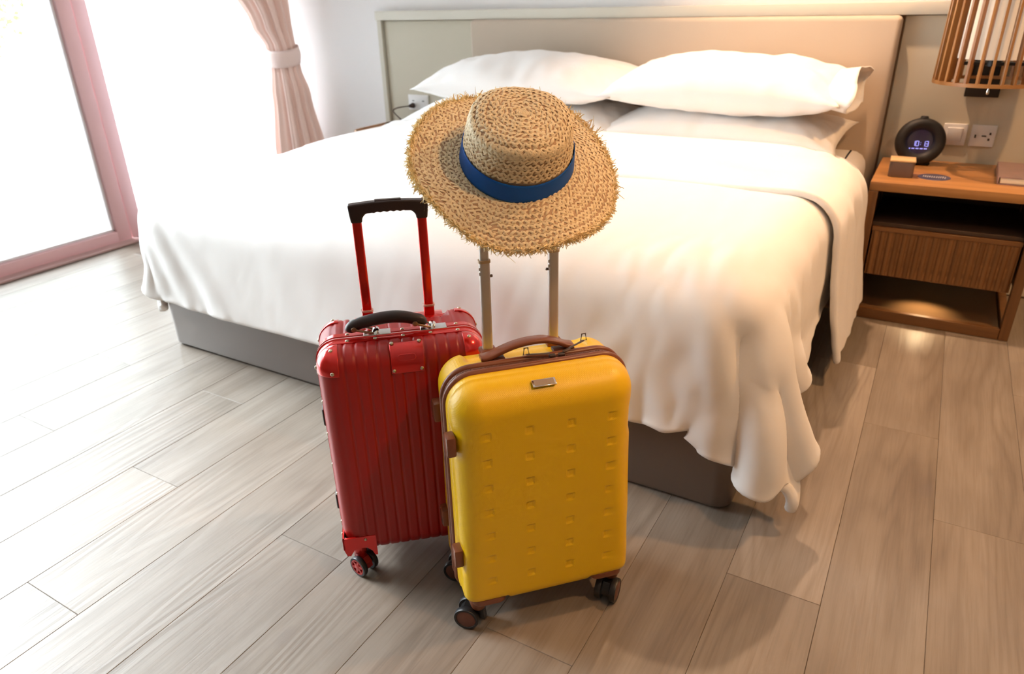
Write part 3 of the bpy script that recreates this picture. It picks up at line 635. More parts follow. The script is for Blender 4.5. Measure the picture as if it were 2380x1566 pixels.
def band(ax, z0, z1, r, prof, rb=None):   # prof: (outward offset, y) closed polygon swept round the case
    P = outline(ax, z0, z1, r, 12, rb); n = len(P); m = len(prof); V = [(x+nx*o, y, z+nz*o) for x, z, nx, nz in P for o, y in prof]
    F = [(i*m+k, i*m+(k+1) % m, ((i+1) % n)*m+(k+1) % m, ((i+1) % n)*m+k) for i in range(n) for k in range(m)]
    return MB().add(V, F)
def circ_prof(c, y, r, n=10): return [(c+r*math.cos(2*math.pi*k/n), y+r*math.sin(2*math.pi*k/n)) for k in range(n)]
def smoothstep(a, b, x): t = np.clip((x-a)/(b-a), 0, 1); return t*t*(3-2*t)

# ---- yellow case
TH = .8035; U = Vector((math.cos(TH), math.sin(TH), 0)); V_ = Vector((-math.sin(TH), math.cos(TH), 0))
YO = Vector((-.5924, .908, 0))+U*.12+V_*.105
yc = empty('suitcase', YO, TH, label='yellow hard shell suitcase with brown piping standing in front, hat on its handle', category='suitcase')
def yellow_mat():
    m = mat('yellow_shell', (.93, .565, .003), .34, spec=.5); nt = m.node_tree; b = nt.nodes['Principled BSDF']; L = nt.links; N = nt.nodes.new
    tc = N('ShaderNodeTexCoord'); outs = []
    for ang in (38, -38):
        mp = N('ShaderNodeMapping'); mp.inputs['Rotation'].default_value = (0, R(ang), 0); mp.inputs['Scale'].default_value = (1, 0, 1); L.new(tc.outputs['Object'], mp.inputs['Vector'])
        w = N('ShaderNodeTexWave'); w.bands_direction = 'X'; w.inputs['Scale'].default_value = 125; L.new(mp.outputs[0], w.inputs['Vector']); outs.append(w.outputs['Fac'])
    mu = N('ShaderNodeMath'); mu.operation = 'MULTIPLY'; L.new(outs[0], mu.inputs[0]); L.new(outs[1], mu.inputs[1])
    bp = N('ShaderNodeBump'); bp.inputs['Strength'].default_value = .28; bp.inputs['Distance'].default_value = .0006; L.new(mu.outputs[0], bp.inputs['Height']); L.new(bp.outputs[0], b.inputs['Normal']); return m
M_y = yellow_mat()
AX, Z0, Z1, YF, YB, YR, YRB = .18, .070, .573, -.105, .105, .055, .028
dots = [(-.123+.0821*i, .140+.0572*j) for i in range(4) for j in range(7)]
def ydisp(p, nn):
    d = np.zeros(p.shape[:-1]); fr_ = smoothstep(-.75, -.98, nn[..., 1])
    for dx, dz in dots:
        k = np.maximum(abs(p[..., 0]-dx), abs(p[..., 2]-dz)); d -= .0025*smoothstep(.0088, .0062, k)*fr_
    lip = smoothstep(-.045, -.040, p[..., 1])*(1-smoothstep(-.036, -.031, p[..., 1]))*0+smoothstep(-.052, -.047, p[..., 1]); d += .0022*lip*(1-abs(nn[..., 1]))
    # soft dents behind the side feet
    for z in (.19, .458): d -= .003*smoothstep(.045, .02, abs(p[..., 2]-z))*smoothstep(.03, .01, abs(p[..., 1]+.068))*smoothstep(.6, .95, abs(nn[..., 0]))
    q = p+nn*d[..., None]
    cut = smoothstep(.095, .088, abs(abs(p[..., 0])-.18))*smoothstep(Z0+.02, Z0+.006, p[..., 2]); q[..., 2] += .009*cut
    return q
def yback(p, nn):
    q = p.copy(); cut = smoothstep(.095, .088, abs(abs(p[..., 0])-.18))*smoothstep(Z0+.02, Z0+.006, p[..., 2]); q[..., 2] += .009*cut
    # recess in the top where the trolley bars come out
    rec = smoothstep(.128, .120, abs(p[..., 0]-.0))*smoothstep(.025, .035, p[..., 1])*smoothstep(Z1-.02, Z1-.004, p[..., 2]); q[..., 2] -= .010*rec
    return q
obj('front_shell', shell_surface(AX, Z0, Z1, YF, -.028, YR, .0018, ydisp, rb=YRB), M_y, yc, 60)
obj('back_shell', shell_surface(AX, Z0, Z1, YB, -.002, YR, .005, yback, rb=YRB), M_y, yc, 60)
M_br = mat('brown_rubber', (.215, .068, .030), .33, spec=.5, bump=(120, .04, .0003)); M_brd = mat('brown_rubber_dark', (.11, .035, .018), .4, bump=(120, .04, .0003))
obj('piping', band(AX, Z0+.001, Z1, YR, circ_prof(.0005, -.0235, .0075), YRB), M_br, yc, 180)
obj('piping', band(AX, Z0+.001, Z1, YR, circ_prof(.0005, .0025, .0072), YRB), M_br, yc, 180)
obj('zipper_tape', band(AX, Z0+.001, Z1, YR, [(-.004, -.022), (.0022, -.022), (.0026, -.0105), (.0022, .001), (-.004, .001)], YRB), M_brd, yc, 60)
P = outline(AX, Z0, Z1, YR, 14); zt_ = MB()
pts = []
for i in range(len(P)):
    a, b_ = P[i], P[(i+1) % len(P)]; L_ = math.hypot(b_[0]-a[0], b_[1]-a[1]); n = max(1, int(L_/.0024))
    for k in range(n): t = k/n; pts.append([a[q]+(b_[q]-a[q])*t for q in range(4)])
for x, z, nx, nz in pts:
    if z < .12: continue
    zt_.box((x+nx*.0032, -.0105, z+nz*.0032), (.0012, .0040, .0011), 0, 1, Matrix.Rotation(-math.atan2(nz, nx), 4, 'Y'))
obj('zipper_teeth', zt_, mat('zipper_brown', (.30, .13, .08), .35, metal=.3, bump=(20, .01, .0001)), yc, None, kind='stuff')
M_gun = mat('gunmetal', (.16, .12, .10), .3, metal=.9, bump=(60, .03, .0002))
for x, dx, dz, yy in ((.035, -.046, .002, 0.001), (.054, .046, .012, .006)):   # two zip sliders with pullers
    sl = obj('zip_slider', MB().box((x, -.0105, Z1+.0065), (.013, .0095, .006), .002, 2), M_gun, yc)
    p0 = Vector((x+.004*np.sign(dx), -.008, Z1+.011)); p1 = p0+Vector((dx, yy+.004, dz))
    s_ = MB().tube([p0, (p0+p1)/2, p1], [.0035, .0028, .0035], 8, sx=1, sy=.35); obj('zip_puller', s_, M_gun, yc, 60)
    e1 = p1; w = .006; obj('puller_ring', MB().tube([e1+Vector((-w, 0, 0)), e1+Vector((-w*.6, .001, .014)), e1+Vector((w*.6, .001, .014)), e1+Vector((w, 0, 0))], .0016, 6, closed=True), M_gun, yc, 60)
M_badge = mat('badge_chrome', (.66, .56, .48), .12, metal=1, bump=(5, .02, .0005))
bd = MB().box((0, 0, 0), (.046, .0165, .0032), .0012, 2); o = obj('badge', bd, M_badge, yc); o.location = (-.006, -.0835, Z1-.0065); o.rotation_euler = (R(24), 0, 0)
o2 = obj('badge_inset', MB().box((0, 0, .0017), (.038, .0125, .0006), 0), M_badge, o)
# carry handle
hp = [(-.100, .022, Z1+.0075), (-.080, .022, Z1+.010), (-.055, .022, Z1+.019), (-.03, .022, Z1+.026), (0, .022, Z1+.0295), (.03, .022, Z1+.028), (.055, .022, Z1+.020), (.072, .022, Z1+.012), (.088, .022, Z1+.0075)]
def catmull(P, n=6):
    P = [np.array(p, float) for p in P]; P = [2*P[0]-P[1]]+P+[2*P[-1]-P[-2]]; out = []
    for i in range(1, len(P)-2):
        for k in range(n):
            t = k/n; out.append(tuple(.5*((2*P[i])+(-P[i-1]+P[i+1])*t+(2*P[i-1]-5*P[i]+4*P[i+1]-P[i+2])*t*t+(-P[i-1]+3*P[i]-3*P[i+1]+P[i+2])*t**3)))
    out.append(tuple(P[-2])); return out
def strap(path, w, t, bev=.0015):
    path = [Vector(p) for p in path]; n = len(path); V = []; prof = [(-w/2+bev, -t/2), (w/2-bev, -t/2), (w/2, -t/2+bev), (w/2, t/2-bev), (w/2-bev, t/2), (-w/2+bev, t/2), (-w/2, t/2-bev), (-w/2, -t/2+bev)]
    for i, p in enumerate(path):
        tg = (path[min(i+1, n-1)]-path[max(0, i-1)]).normalized(); up_ = tg.cross(Vector((0, 1, 0))).normalized(); up_ = up_ if up_.z > 0 else -up_
        e = min(i, n-1-i); wf = (.80, .94, 1)[min(e, 2)] if e < 3 else 1
        for a, b_ in prof: V.append(p+Vector((0, 1, 0))*a*wf+up_*b_)
    F = [(i*8+k, i*8+(k+1) % 8, (i+1)*8+(k+1) % 8, (i+1)*8+k) for i in range(n-1) for k in range(8)]+[tuple(range(8)), tuple((n-1)*8+k for k in range(8))]
    return MB().add([tuple(v) for v in V], F)
h_ = obj('carry_handle', strap(catmull(hp), .026, .0080), M_br, yc, 50)
for x in (-.082, .072): obj('handle_mount', MB().box((x+(.008 if x < 0 else -.004), .022, Z1+.002), (.044, .021, .0075), .0025, 2), M_brd, h_)
# trolley: two stage aluminium bars with collars, brown grip (inside the hat)
M_alu = mat('brushed_aluminium', (.60, .54, .49), .42, metal=.6, bump=(150, .05, .0002)); M_col = mat('bar_collar', (.52, .37, .23), .45, bump=(40, .02, .0002))
def bar(mb, x, y, z0, z1, w, d): return mb.add(*rr_prism(x, y, z0, z1, w, d))
def rr_prism(x, y, z0, z1, w, d):
    P_ = rrect(w/2, d/2, min(w, d)*.34, 4); n = len(P_); V = [(x+a, y+b_, z) for z in (z0, z1) for a, b_ in P_]
    return V, [(k, (k+1) % n, n+(k+1) % n, n+k) for k in range(n)]+[tuple(range(n))[::-1], tuple(n+k for k in range(n))]
for s_, zc in ((-1, .757), (1, .763)):
    x = -.003+s_*.0690; y = .075
    o = obj('trolley_bar', bar(MB(), x, y, Z1-.03, zc, .0205, .0145), M_alu, yc, 40)
    obj('inner_bar', bar(MB(), x, y, zc-.002, .945, .0175, .0115), M_alu, o, 40)
    obj('collar', bar(MB(), x, y, zc-.0035, zc+.0015, .0235, .017), M_col, o, 40)
    obj('spring_button', MB().cyl((x-s_*.0105, y, .725), (x-s_*.0155, y, .725), .0028, n=10, bev=.0008), M_gun, o)
    for q in (.742, .732): obj('latch', MB().box((x-.0105, y-.003, q), (.0022, .004, .006), .0005, 1), M_alu, o)
    obj('bar_socket', MB().box((x, y, Z1-.006), (.034, .030, .012), .004, 2), M_br, yc)
obj('grip', MB().tube(catmull([(-.082, .075, .935), (-.078, .075, .958), (-.05, .075, .968), (0, .075, .971), (.05, .075, .968), (.072, .075, .958), (.076, .075, .935)], 5), .012, 12, sx=1.1, sy=.9, upv=(0, 1, 0)), M_br, yc, 60)
# side feet
for sx in (-1,):
    for z in (.192, .458):
        for y, yl in ((-.068, .030), (.062, .030)):
            f = MB(); f.box((sx*(AX+.0045), y, z), (.019, yl, .043), .0045, 2); obj('side_foot', f, M_br, yc, 40)
# casters
def caster(parent, x, y, ztop, rad, ang, tyre, hub, fork, stem, gap=.020, wid=.013, off=.014, spokes=False, stem_r=.015):
    """twin wheel swivel caster; ang = axle direction in the case's own frame"""
    ca, sa = math.cos(ang), math.sin(ang); ax_ = Vector((ca, sa, 0)); bk_ = Vector((-sa, ca, 0)); c = Vector((x, y, 0))+bk_*off; c.z = rad
    r_ = obj('caster', MB().cyl((x, y, ztop-.018), (x, y, ztop+.012), stem_r, stem_r*1.5, 24, bev=.001), stem, parent)
    f = MB(); q = ax_.to_track_quat('X', 'Z')
    sg = 1 if off >= 0 else -1; pr_ = [(-off-sg*.013, ztop-rad-.016), (sg*.008, ztop-rad-.018), (sg*.018, .010), (sg*.020, -.004), (sg*.012, .001), (0, -.006), (-sg*.012, .002), (-off-sg*.015, -.006), (-off-sg*.013, .012)]
    n = len(pr_); V = [];
    for t in (-gap*.40, gap*.40):
        for u_, z_ in pr_: V.append(c+ax_*t+bk_*u_*1.0+Vector((0, 0, z_)))
    f.add([tuple(v) for v in V], [tuple(range(n)), tuple(range(n, 2*n))[::-1]]+[(i, i+n, (i+1) % n+n, (i+1) % n) for i in range(n)])
    f.cyl(c-ax_*(gap/2+wid*.8), c+ax_*(gap/2+wid*.8), .0045, n=12)
    obj('fork', f, fork, r_, 30)
    for s in (-1, 1):
        a0 = c+ax_*s*(gap/2); a1 = c+ax_*s*(gap/2+wid)
        w = MB(); m_ = 36; prof = [(rad*.74, 0), (rad*.95, 0), (rad, .002), (rad, wid-.002), (rad*.96, wid), (rad*.80, wid), (rad*.77, wid-.0012)]
        V = []; qq = (ax_*s).to_track_quat('Z', 'Y')
        for rr_, z_ in prof:
            for k in range(m_): th = 2*math.pi*k/m_; V.append(a0+qq @ Vector((rr_*math.cos(th), rr_*math.sin(th), z_)))
        F = [(j*m_+k, j*m_+(k+1) % m_, (j+1)*m_+(k+1) % m_, (j+1)*m_+k) for j in range(len(prof)-1) for k in range(m_)]+[tuple(range(m_))]
        w.add([tuple(v) for v in V], F); wo = obj('wheel', w, tyre, r_, 40)
        if not spokes: obj('hub_cap', MB().cyl(a0+ax_*s*.002, a1-ax_*s*(.0006), rad*.775, n=36, bev=.001), hub, wo)
        else:
            hb = MB(); hb.cyl(a0+ax_*s*.001, a0+ax_*s*(wid-.005), rad*.76, n=36); hb.cyl(a0+ax_*s*(wid-.006), a1, rad*.34, n=24, bev=.0008)
            V = []; m_ = 36
            for rr_, z_ in ((rad*.77, wid-.006), (rad*.77, wid+.0002), (rad*.66, wid+.0002), (rad*.66, wid-.006)):
                for k in range(m_): th = 2*math.pi*k/m_; V.append(a0+qq @ Vector((rr_*math.cos(th), rr_*math.sin(th), z_)))
            hb.add([tuple(v) for v in V], [(j*m_+k, j*m_+(k+1) % m_, (j+1)*m_+(k+1) % m_, (j+1)*m_+k) for j in range(3) for k in range(m_)])
            for k in range(6):
                th = 2*math.pi*k/6+.3; d = qq @ Vector((math.cos(th), math.sin(th), 0)); tt = qq @ Vector((-math.sin(th), math.cos(th), 0)); z_ = ax_*s
                b0 = a0+z_*(wid-.006); b1 = a0+z_*(wid-.0002); P_ = [(rad*.25, -.0042), (rad*.70, -.0024), (rad*.70, .0024), (rad*.25, .0042)]
                hb.add([tuple(b+d*u_+tt*v_) for b in (b0, b1) for u_, v_ in P_], [(0, 1, 2, 3), (7, 6, 5, 4), (0, 4, 5, 1), (1, 5, 6, 2), (2, 6, 7, 3), (3, 7, 4, 0)])
            obj('hub_cap', hb, hub, wo, 30)
    return r_
M_ty = mat('black_tyre', (.018, .018, .02), .4, spec=.5, bump=(100, .05, .0003)); M_hub = mat('brown_hub', (.15, .05, .028), .45, bump=(100, .05, .0002))
M_fk = mat('black_fork', (.012, .012, .013), .35, spec=.5, bump=(60, .05, .0003))
RW = .027
for (x, y, a, of) in ((-.150, -.074, R(-120), -.022), (.150, -.074, R(-41), -.018), (-.150, .070, R(60), .016), (.150, .070, R(-20), .016)):
    obj('caster_housing', rounded_slab(-.166 if x < 0 else .092, -.092 if x < 0 else .166, y-.030, y+.030, Z0+.004, Z0+.020, .02, .003, 5), M_br, yc)
    caster(yc, x, y, Z0-.002, RW, a, M_ty, M_hub, M_fk, M_br, off=of)

# ---- red case
TR = R(41.5); U2 = Vector((math.cos(TR), math.sin(TR), 0)); V2 = Vector((-math.sin(TR), math.cos(TR), 0))
RO = Vector((-.9619, .877, 0))+U2*.1625+V2*.105
rcs = empty('suitcase', RO, TR, label='red ribbed metallic suitcase with riveted corners and dark handle, left behind the yellow one', category='suitcase')
M_red = mat('red_shell', (.37, .006, .004), .40, metal=.0, spec=.45, coat=.12, coat_rough=.3, bump=(400, .05, .0002))
M_redg = mat('red_gloss_metal', (.72, .013, .009), .16, metal=.55, spec=.7, coat=.6, coat_rough=.08, bump=(8, .03, .0006))
M_redb = mat('red_bar_metal', (.70, .016, .006), .20, metal=.6, coat=.3, bump=(20, .01, .0002))
M_riv = mat('rivet_metal', (.62, .55, .42), .25, metal=.9, bump=(60, .03, .0002)); M_dk = mat('dark_brown_grip', (.028, .012, .010), .38, spec=.5, bump=(200, .08, .0004))
RAX, RZ0, RZ1, RR = .1725, .060, .573, .042; PITCH_R = .0235
def rib(t): # raised bars with narrow grooves
    f = np.abs((t/PITCH_R-.5) % 1-.5)*2   # 0 at the groove, 1 in the middle of a bar
    return .0024*smoothstep(0, .38, f)-.0024
def rdisp(p, nn):
    a = abs(nn[..., 0]); d = rib(p[..., 0])*(1-smoothstep(.55, .8, a))*smoothstep(RAX-.012, RAX-.03, abs(p[..., 0])) + rib(p[..., 1]+.008)*smoothstep(.8, .97, a)
    q = p+nn*d[..., None]
    cut = smoothstep(.062, .050, RAX-abs(p[..., 0]))*smoothstep(RZ0+.045, RZ0+.02, p[..., 2]); q[..., 2] += .030*cut*smoothstep(RZ0+.045, RZ0, p[..., 2])
    return q
obj('front_shell', shell_surface(RAX, RZ0, RZ1, -.105, -.045, RR, .0022, rdisp), M_red, rcs, 60)
def rdisp_back(p, nn):
    q = rdisp(p, nn); rec = smoothstep(.110, .104, abs(p[..., 0]-.004))*smoothstep(.040, .047, p[..., 1])*smoothstep(RZ1-.02, RZ1-.004, p[..., 2]); q[..., 2] -= .011*rec; return q
obj('back_shell', shell_surface(RAX, RZ0, RZ1, .105, -.008, RR, .0028, rdisp_back), M_red, rcs, 60)
obj('front_frame', band(RAX, RZ0+.004, RZ1, RR, [(-.004, -.052), (.0012, -.052), (.0018, -.050), (.0018, -.0375), (.0042, -.0355), (.0042, -.0315), (.0022, -.029), (-.004, -.029)]), M_redg, rcs, 40)
obj('back_frame', band(RAX, RZ0+.004, RZ1, RR, [(-.004, -.027), (.0022, -.027), (.0042, -.0255), (.0042, -.0225), (.0014, -.0205), (.0014, -.004), (-.004, -.004)]), M_redg, rcs, 40)
def rivet(x, y, z, nrm, r=.0042, parent=rcs, slot=True):
    nrm = Vector(nrm).normalized(); q = nrm.to_track_quat('Z', 'Y'); mb = MB(); pr_ = [(r, -.001), (r, .0006), (r*.85, .0018), (r*.5, .0026), (.0002, .0028)]; m_ = 14; V = []
    for rr_, z_ in pr_:
        for k in range(m_): V.append(Vector((x, y, z))+q @ Vector((rr_*math.cos(2*math.pi*k/m_), rr_*math.sin(2*math.pi*k/m_), z_)))
    mb.add([tuple(v) for v in V], [(j*m_+k, j*m_+(k+1) % m_, (j+1)*m_+(k+1) % m_, (j+1)*m_+k) for j in range(4) for k in range(m_)])
    return obj('rivet', mb, M_riv, parent, 60)
for k in range(5): x = -.108+.0573*k; rivet(x, -.0455, RZ1+.0018, (0, 0, 1)); rivet(x, -.0125, RZ1+.0014, (0, 0, 1))
for z in (.12, .20, .28, .36, .44, .51):
    for sx in (-1, 1):
        for y in (-.0455, -.0125): rivet(sx*(RAX+.0016), y, z, (sx, 0, 0))
# corner guards
for nm, kx in (('left', -1), ('right', 1)):
    for yf, ys, yy in ((-.105, -.052, -1), (.105, .02, 1)):
        def keep(P, kx=kx, yy=yy):
            x = P[:, 0]*kx; z = P[:, 2]; y = P[:, 1]*yy
            return (x > RAX-.047) & (z > RZ1-.047-.004) & (y > .055)
        me = shell_surface(RAX, RZ0, RZ1, yf, ys, RR, .003, None, keep, offs=.0022)
        g = obj('corner_guard', me, M_redg, rcs, 60); sm = g.modifiers.new('s', 'SOLIDIFY'); sm.thickness = .003; sm.offset = -1
        bv = g.modifiers.new('b', 'BEVEL'); bv.width = .001; bv.segments = 2; bv.limit_method = 'ANGLE'
        c = Vector((kx*(RAX-RR), yy*(.105-RR), RZ1-RR))
        for dv in ((kx*.25, yy*.35, 1.0), (kx*.25, yy*1, -.0)): 
            n_ = Vector(dv).normalized(); p = c+n_*(RR+.0022)
            if dv[2] == 0: p.z = RZ1-.040
            rivet(p.x, p.y, p.z, n_ if dv[2] else (kx*.25, yy, 0), parent=g)
        rivet(kx*(RAX+.0022), yy*(.066), RZ1-.040, (kx, 0, 0), parent=g)
# name plate wrapped over the front top edge
def keep(P): return (P[:, 0] > -.026) & (P[:, 0] < .044) & (P[:, 2] > .5185) & (P[:, 1] < -.071)
pl_me = shell_surface(RAX, RZ0, RZ1, -.105, -.045, RR, .0024, None, keep, offs=.0022); npl = obj('name_plate', pl_me, M_redg, rcs, 60)
sm = npl.modifiers.new('s', 'SOLIDIFY'); sm.thickness = .003; sm.offset = -1; bv = npl.modifiers.new('b', 'BEVEL'); bv.width = .0012; bv.segments = 2; bv.limit_method = 'ANGLE'
for x in (-.019, .037): rivet(x, -.1072, .526, (0, -1, 0), parent=npl); rivet(x, -.0775, .5745, (0, -.3, 1), parent=npl)
nrm = Vector((0, -math.cos(R(28)), math.sin(R(28)))); pc = Vector((.009, -.105+RR, RZ1-RR))+nrm*(RR+.0022)
q = nrm.to_track_quat('Z', 'Y'); ins = MB(); nseg = 20; V = []
for sc_, hz in ((1, .0), (1, .0006), (.86, .0012)):
    for k in range(nseg*2):
        th = 2*math.pi*k/(nseg*2); ux = .0115*(1 if math.cos(th) > 0 else -1)+.007*sc_*math.cos(th); uy = .007*sc_*math.sin(th); V.append(pc+Vector((ux, 0, 0))+Vector((0, nrm.z, -nrm.y)).normalized()*uy*1.0+nrm*(hz-.0006*abs(uy)/.007))
ins.add([tuple(v) for v in V], [(j*nseg*2+k, j*nseg*2+(k+1) % (nseg*2), (j+1)*nseg*2+(k+1) % (nseg*2), (j+1)*nseg*2+k) for j in range(2) for k in range(nseg*2)]+[tuple(2*nseg*2+k for k in range(nseg*2))])
obj('plate_inset', ins, M_redg, npl, 30)
# carry handle, rods and silver brackets
HZ = RZ1+.0305; hy = -.022
hp = [(-.100, hy, HZ-.018), (-.096, hy, HZ-.008), (-.075, hy, HZ-.001), (-.045, hy, HZ+.004), (-.015, hy, HZ+.006), (.012, hy, HZ+.003), (.032, hy, HZ-.003), (.046, hy, HZ-.008), (.050, hy, HZ-.018)]
n_ = len(catmull(hp, 6)); rad_ = [.0125+.0015*math.sin(math.pi*i/(n_-1)) for i in range(n_)]; rad_[0] = .009; rad_[-1] = .009; rad_[1] = .0118; rad_[-2] = .0118
ch = obj('carry_handle', MB().tube(catmull(hp, 6), rad_, 18, sx=1.0, sy=.92, upv=(0, 0, 1)), M_dk, rcs, 60)
M_brz = mat('bronze_rod', (.36, .22, .13), .3, metal=.8, bump=(60, .02, .0002))
for x0, x1, xb in ((-.092, -.045, -.048), (.034, .074, .070)):
    for s in (-1, 1):
        y0 = hy+s*.0135; obj('handle_rod', MB().tube([(x0, y0, HZ-.010), ((x0+x1)/2, hy+s*.014, HZ-.017), (x1-.006, hy+s*.010, HZ-.0235), (x1, hy+s*.003, HZ-.0245)], .0026, 8), M_brz, ch, 60)
        obj('rod_pivot', MB().cyl((x0, y0-s*.002, HZ-.0095), (x0, y0+s*.003, HZ-.0095), .0055, n=14, bev=.001), M_brz, ch)
    b_ = obj('handle_bracket', rounded_slab(xb-.026, xb+.030, hy-.0135, hy+.0135, RZ1+.002, RZ1+.0055, .012, .0012, 6), mat('polished_steel', (.75, .73, .70), .14, metal=1, bump=(20, .01, .0001)), rcs)
    obj('bracket_loop', MB().tube([(xb-.004, hy-.011, RZ1+.005), (xb-.001, hy-.009, RZ1+.012), (xb+.001, hy, RZ1+.0135), (xb-.001, hy+.009, RZ1+.012), (xb-.004, hy+.011, RZ1+.005)], .0045, 10, sx=1.5, sy=.6), MATS['polished_steel'], b_, 60)
# trolley
for s_, zc in ((-1, .592), (1, .592)):
    x = .0045+s_*.0675; y = .070
    o = obj('trolley_bar', bar(MB(), x, y, RZ1-.03, zc, .0235, .0165), M_redb, rcs, 40)
    obj('inner_bar', bar(MB(), x, y, zc-.002, .80, .0200, .0135), M_redb, o, 40)
    obj('collar', bar(MB(), x, y, zc-.003, zc+.001, .0262, .019), mat('pink_collar', (.72, .45, .38), .4, bump=(40, .02, .0002)), o, 40)
x0, x1 = .0045-.0675, .0045+.0675; y0 = .0595; 
outer = [(x0-.0115, .790), (x0-.0135, .806), (x0-.0155, .8285)]+[(x0-.0155+(x1-x0+.031)*t, .8285+.0045*math.sin(math.pi*t)) for t in np.linspace(.06, .94, 12)]+[(x1+.0155, .8285), (x1+.0135, .806), (x1+.0115, .790)]
inner = [(x1-.0115, .790), (x1-.0125, .800), (x1-.020, .8085)]+[(x1-.020-(x1-x0-.040)*t, .8085+.0016*math.sin(math.pi*t)+.0009*math.sin(14*math.pi*t)*(0 if t < .15 or t > .85 else 1)) for t in np.linspace(.05, .95, 40)]+[(x0+.020, .8085), (x0+.0125, .800), (x0+.0115, .790)]
tg = obj('trolley_grip', MB().prism(outer+inner, y0, y0+.021), M_dk, rcs, 35); bv = tg.modifiers.new('b', 'BEVEL'); bv.width = .0035; bv.segments = 3; bv.limit_method = 'ANGLE'
obj('release_button', MB().box((.0045, .07, .8325), (.055, .012, .0045), .0015, 2), M_dk, tg)
tr_ = obj('trolley_recess', MB().box((.004, .0715, RZ1-.0085), (.196, .040, .0065), .003, 2), M_redg, rcs)
# wheel brackets at the bottom corners and casters
for kx in (-1, 1):
    for yy in (-1, 1):
        poly = [(0, .058), (.072, .058), (.074, .055), (.074, .002), (.068, .002), (.063, .015), (.052, .026), (.038, .028), (.024, .024), (.014, .008), (.006, .010), (.0, .030)]
        P_ = [(-(RAX+.0008)+u_, RZ0-.002+w_) for u_, w_ in poly]
        P_ = [(x if kx < 0 else -x, z) for x, z in P_]
        yf = yy*.1063; g = obj('wheel_guard', MB().prism(P_, yf, yf-yy*.004), M_redg, rcs, 30)
        # side cheek wraps round the corner
        P2 = [(0, .058), (.050, .058), (.050, .030), (.040, .026), (.012, .020), (0, .028)]
        V = []; xs_ = kx*(RAX+.0008)
        for xx in (xs_, xs_-kx*.004):
            for u_, w_ in P2: V.append((xx, yy*(.1063-u_), RZ0-.002+w_))
        n = len(P2); ck = MB().add(V, [tuple(range(n)), tuple(range(n, 2*n))[::-1]]+[(i, i+n, (i+1) % n+n, (i+1) % n) for i in range(n)]); obj('guard_cheek', ck, M_redg, g, 30)
        rivet(kx*(RAX-.050), yy*.1063, RZ0+.048, (0, yy, 0), .0035, g); rivet(kx*(RAX+.0008), yy*(.105-.028), RZ0+.050, (kx, 0, 0), .0035, g)
        wx, wy = kx*(RAX-.0325), yy*.079
        obj('wheel_mount', MB().cyl((wx, wy, RZ0-.004), (wx, wy, RZ0+.052), .016, .022, 24, bev=.002), M_redg, rcs)
        caster(rcs, wx, wy, RZ0+.004, .0250, {(-1, -1): R(-139), (1, -1): R(20), (-1, 1): R(70), (1, 1): R(10)}[(kx, yy)], M_ty, mat('red_hub', (.40, .015, .012), .35, bump=(100, .03, .0002)), mat('red_fork', (.30, .006, .008), .4, bump=(100, .03, .0002)), M_redg, gap=.020, wid=.012, off=.009, spokes=True, stem_r=.012)
# dark side feet
for z in (.115, .352):
    f = MB(); f.box((-(RAX+.008), .050, z), (.018, .030, .044), .004, 2); obj('side_foot', f, M_dk, rcs, 40)

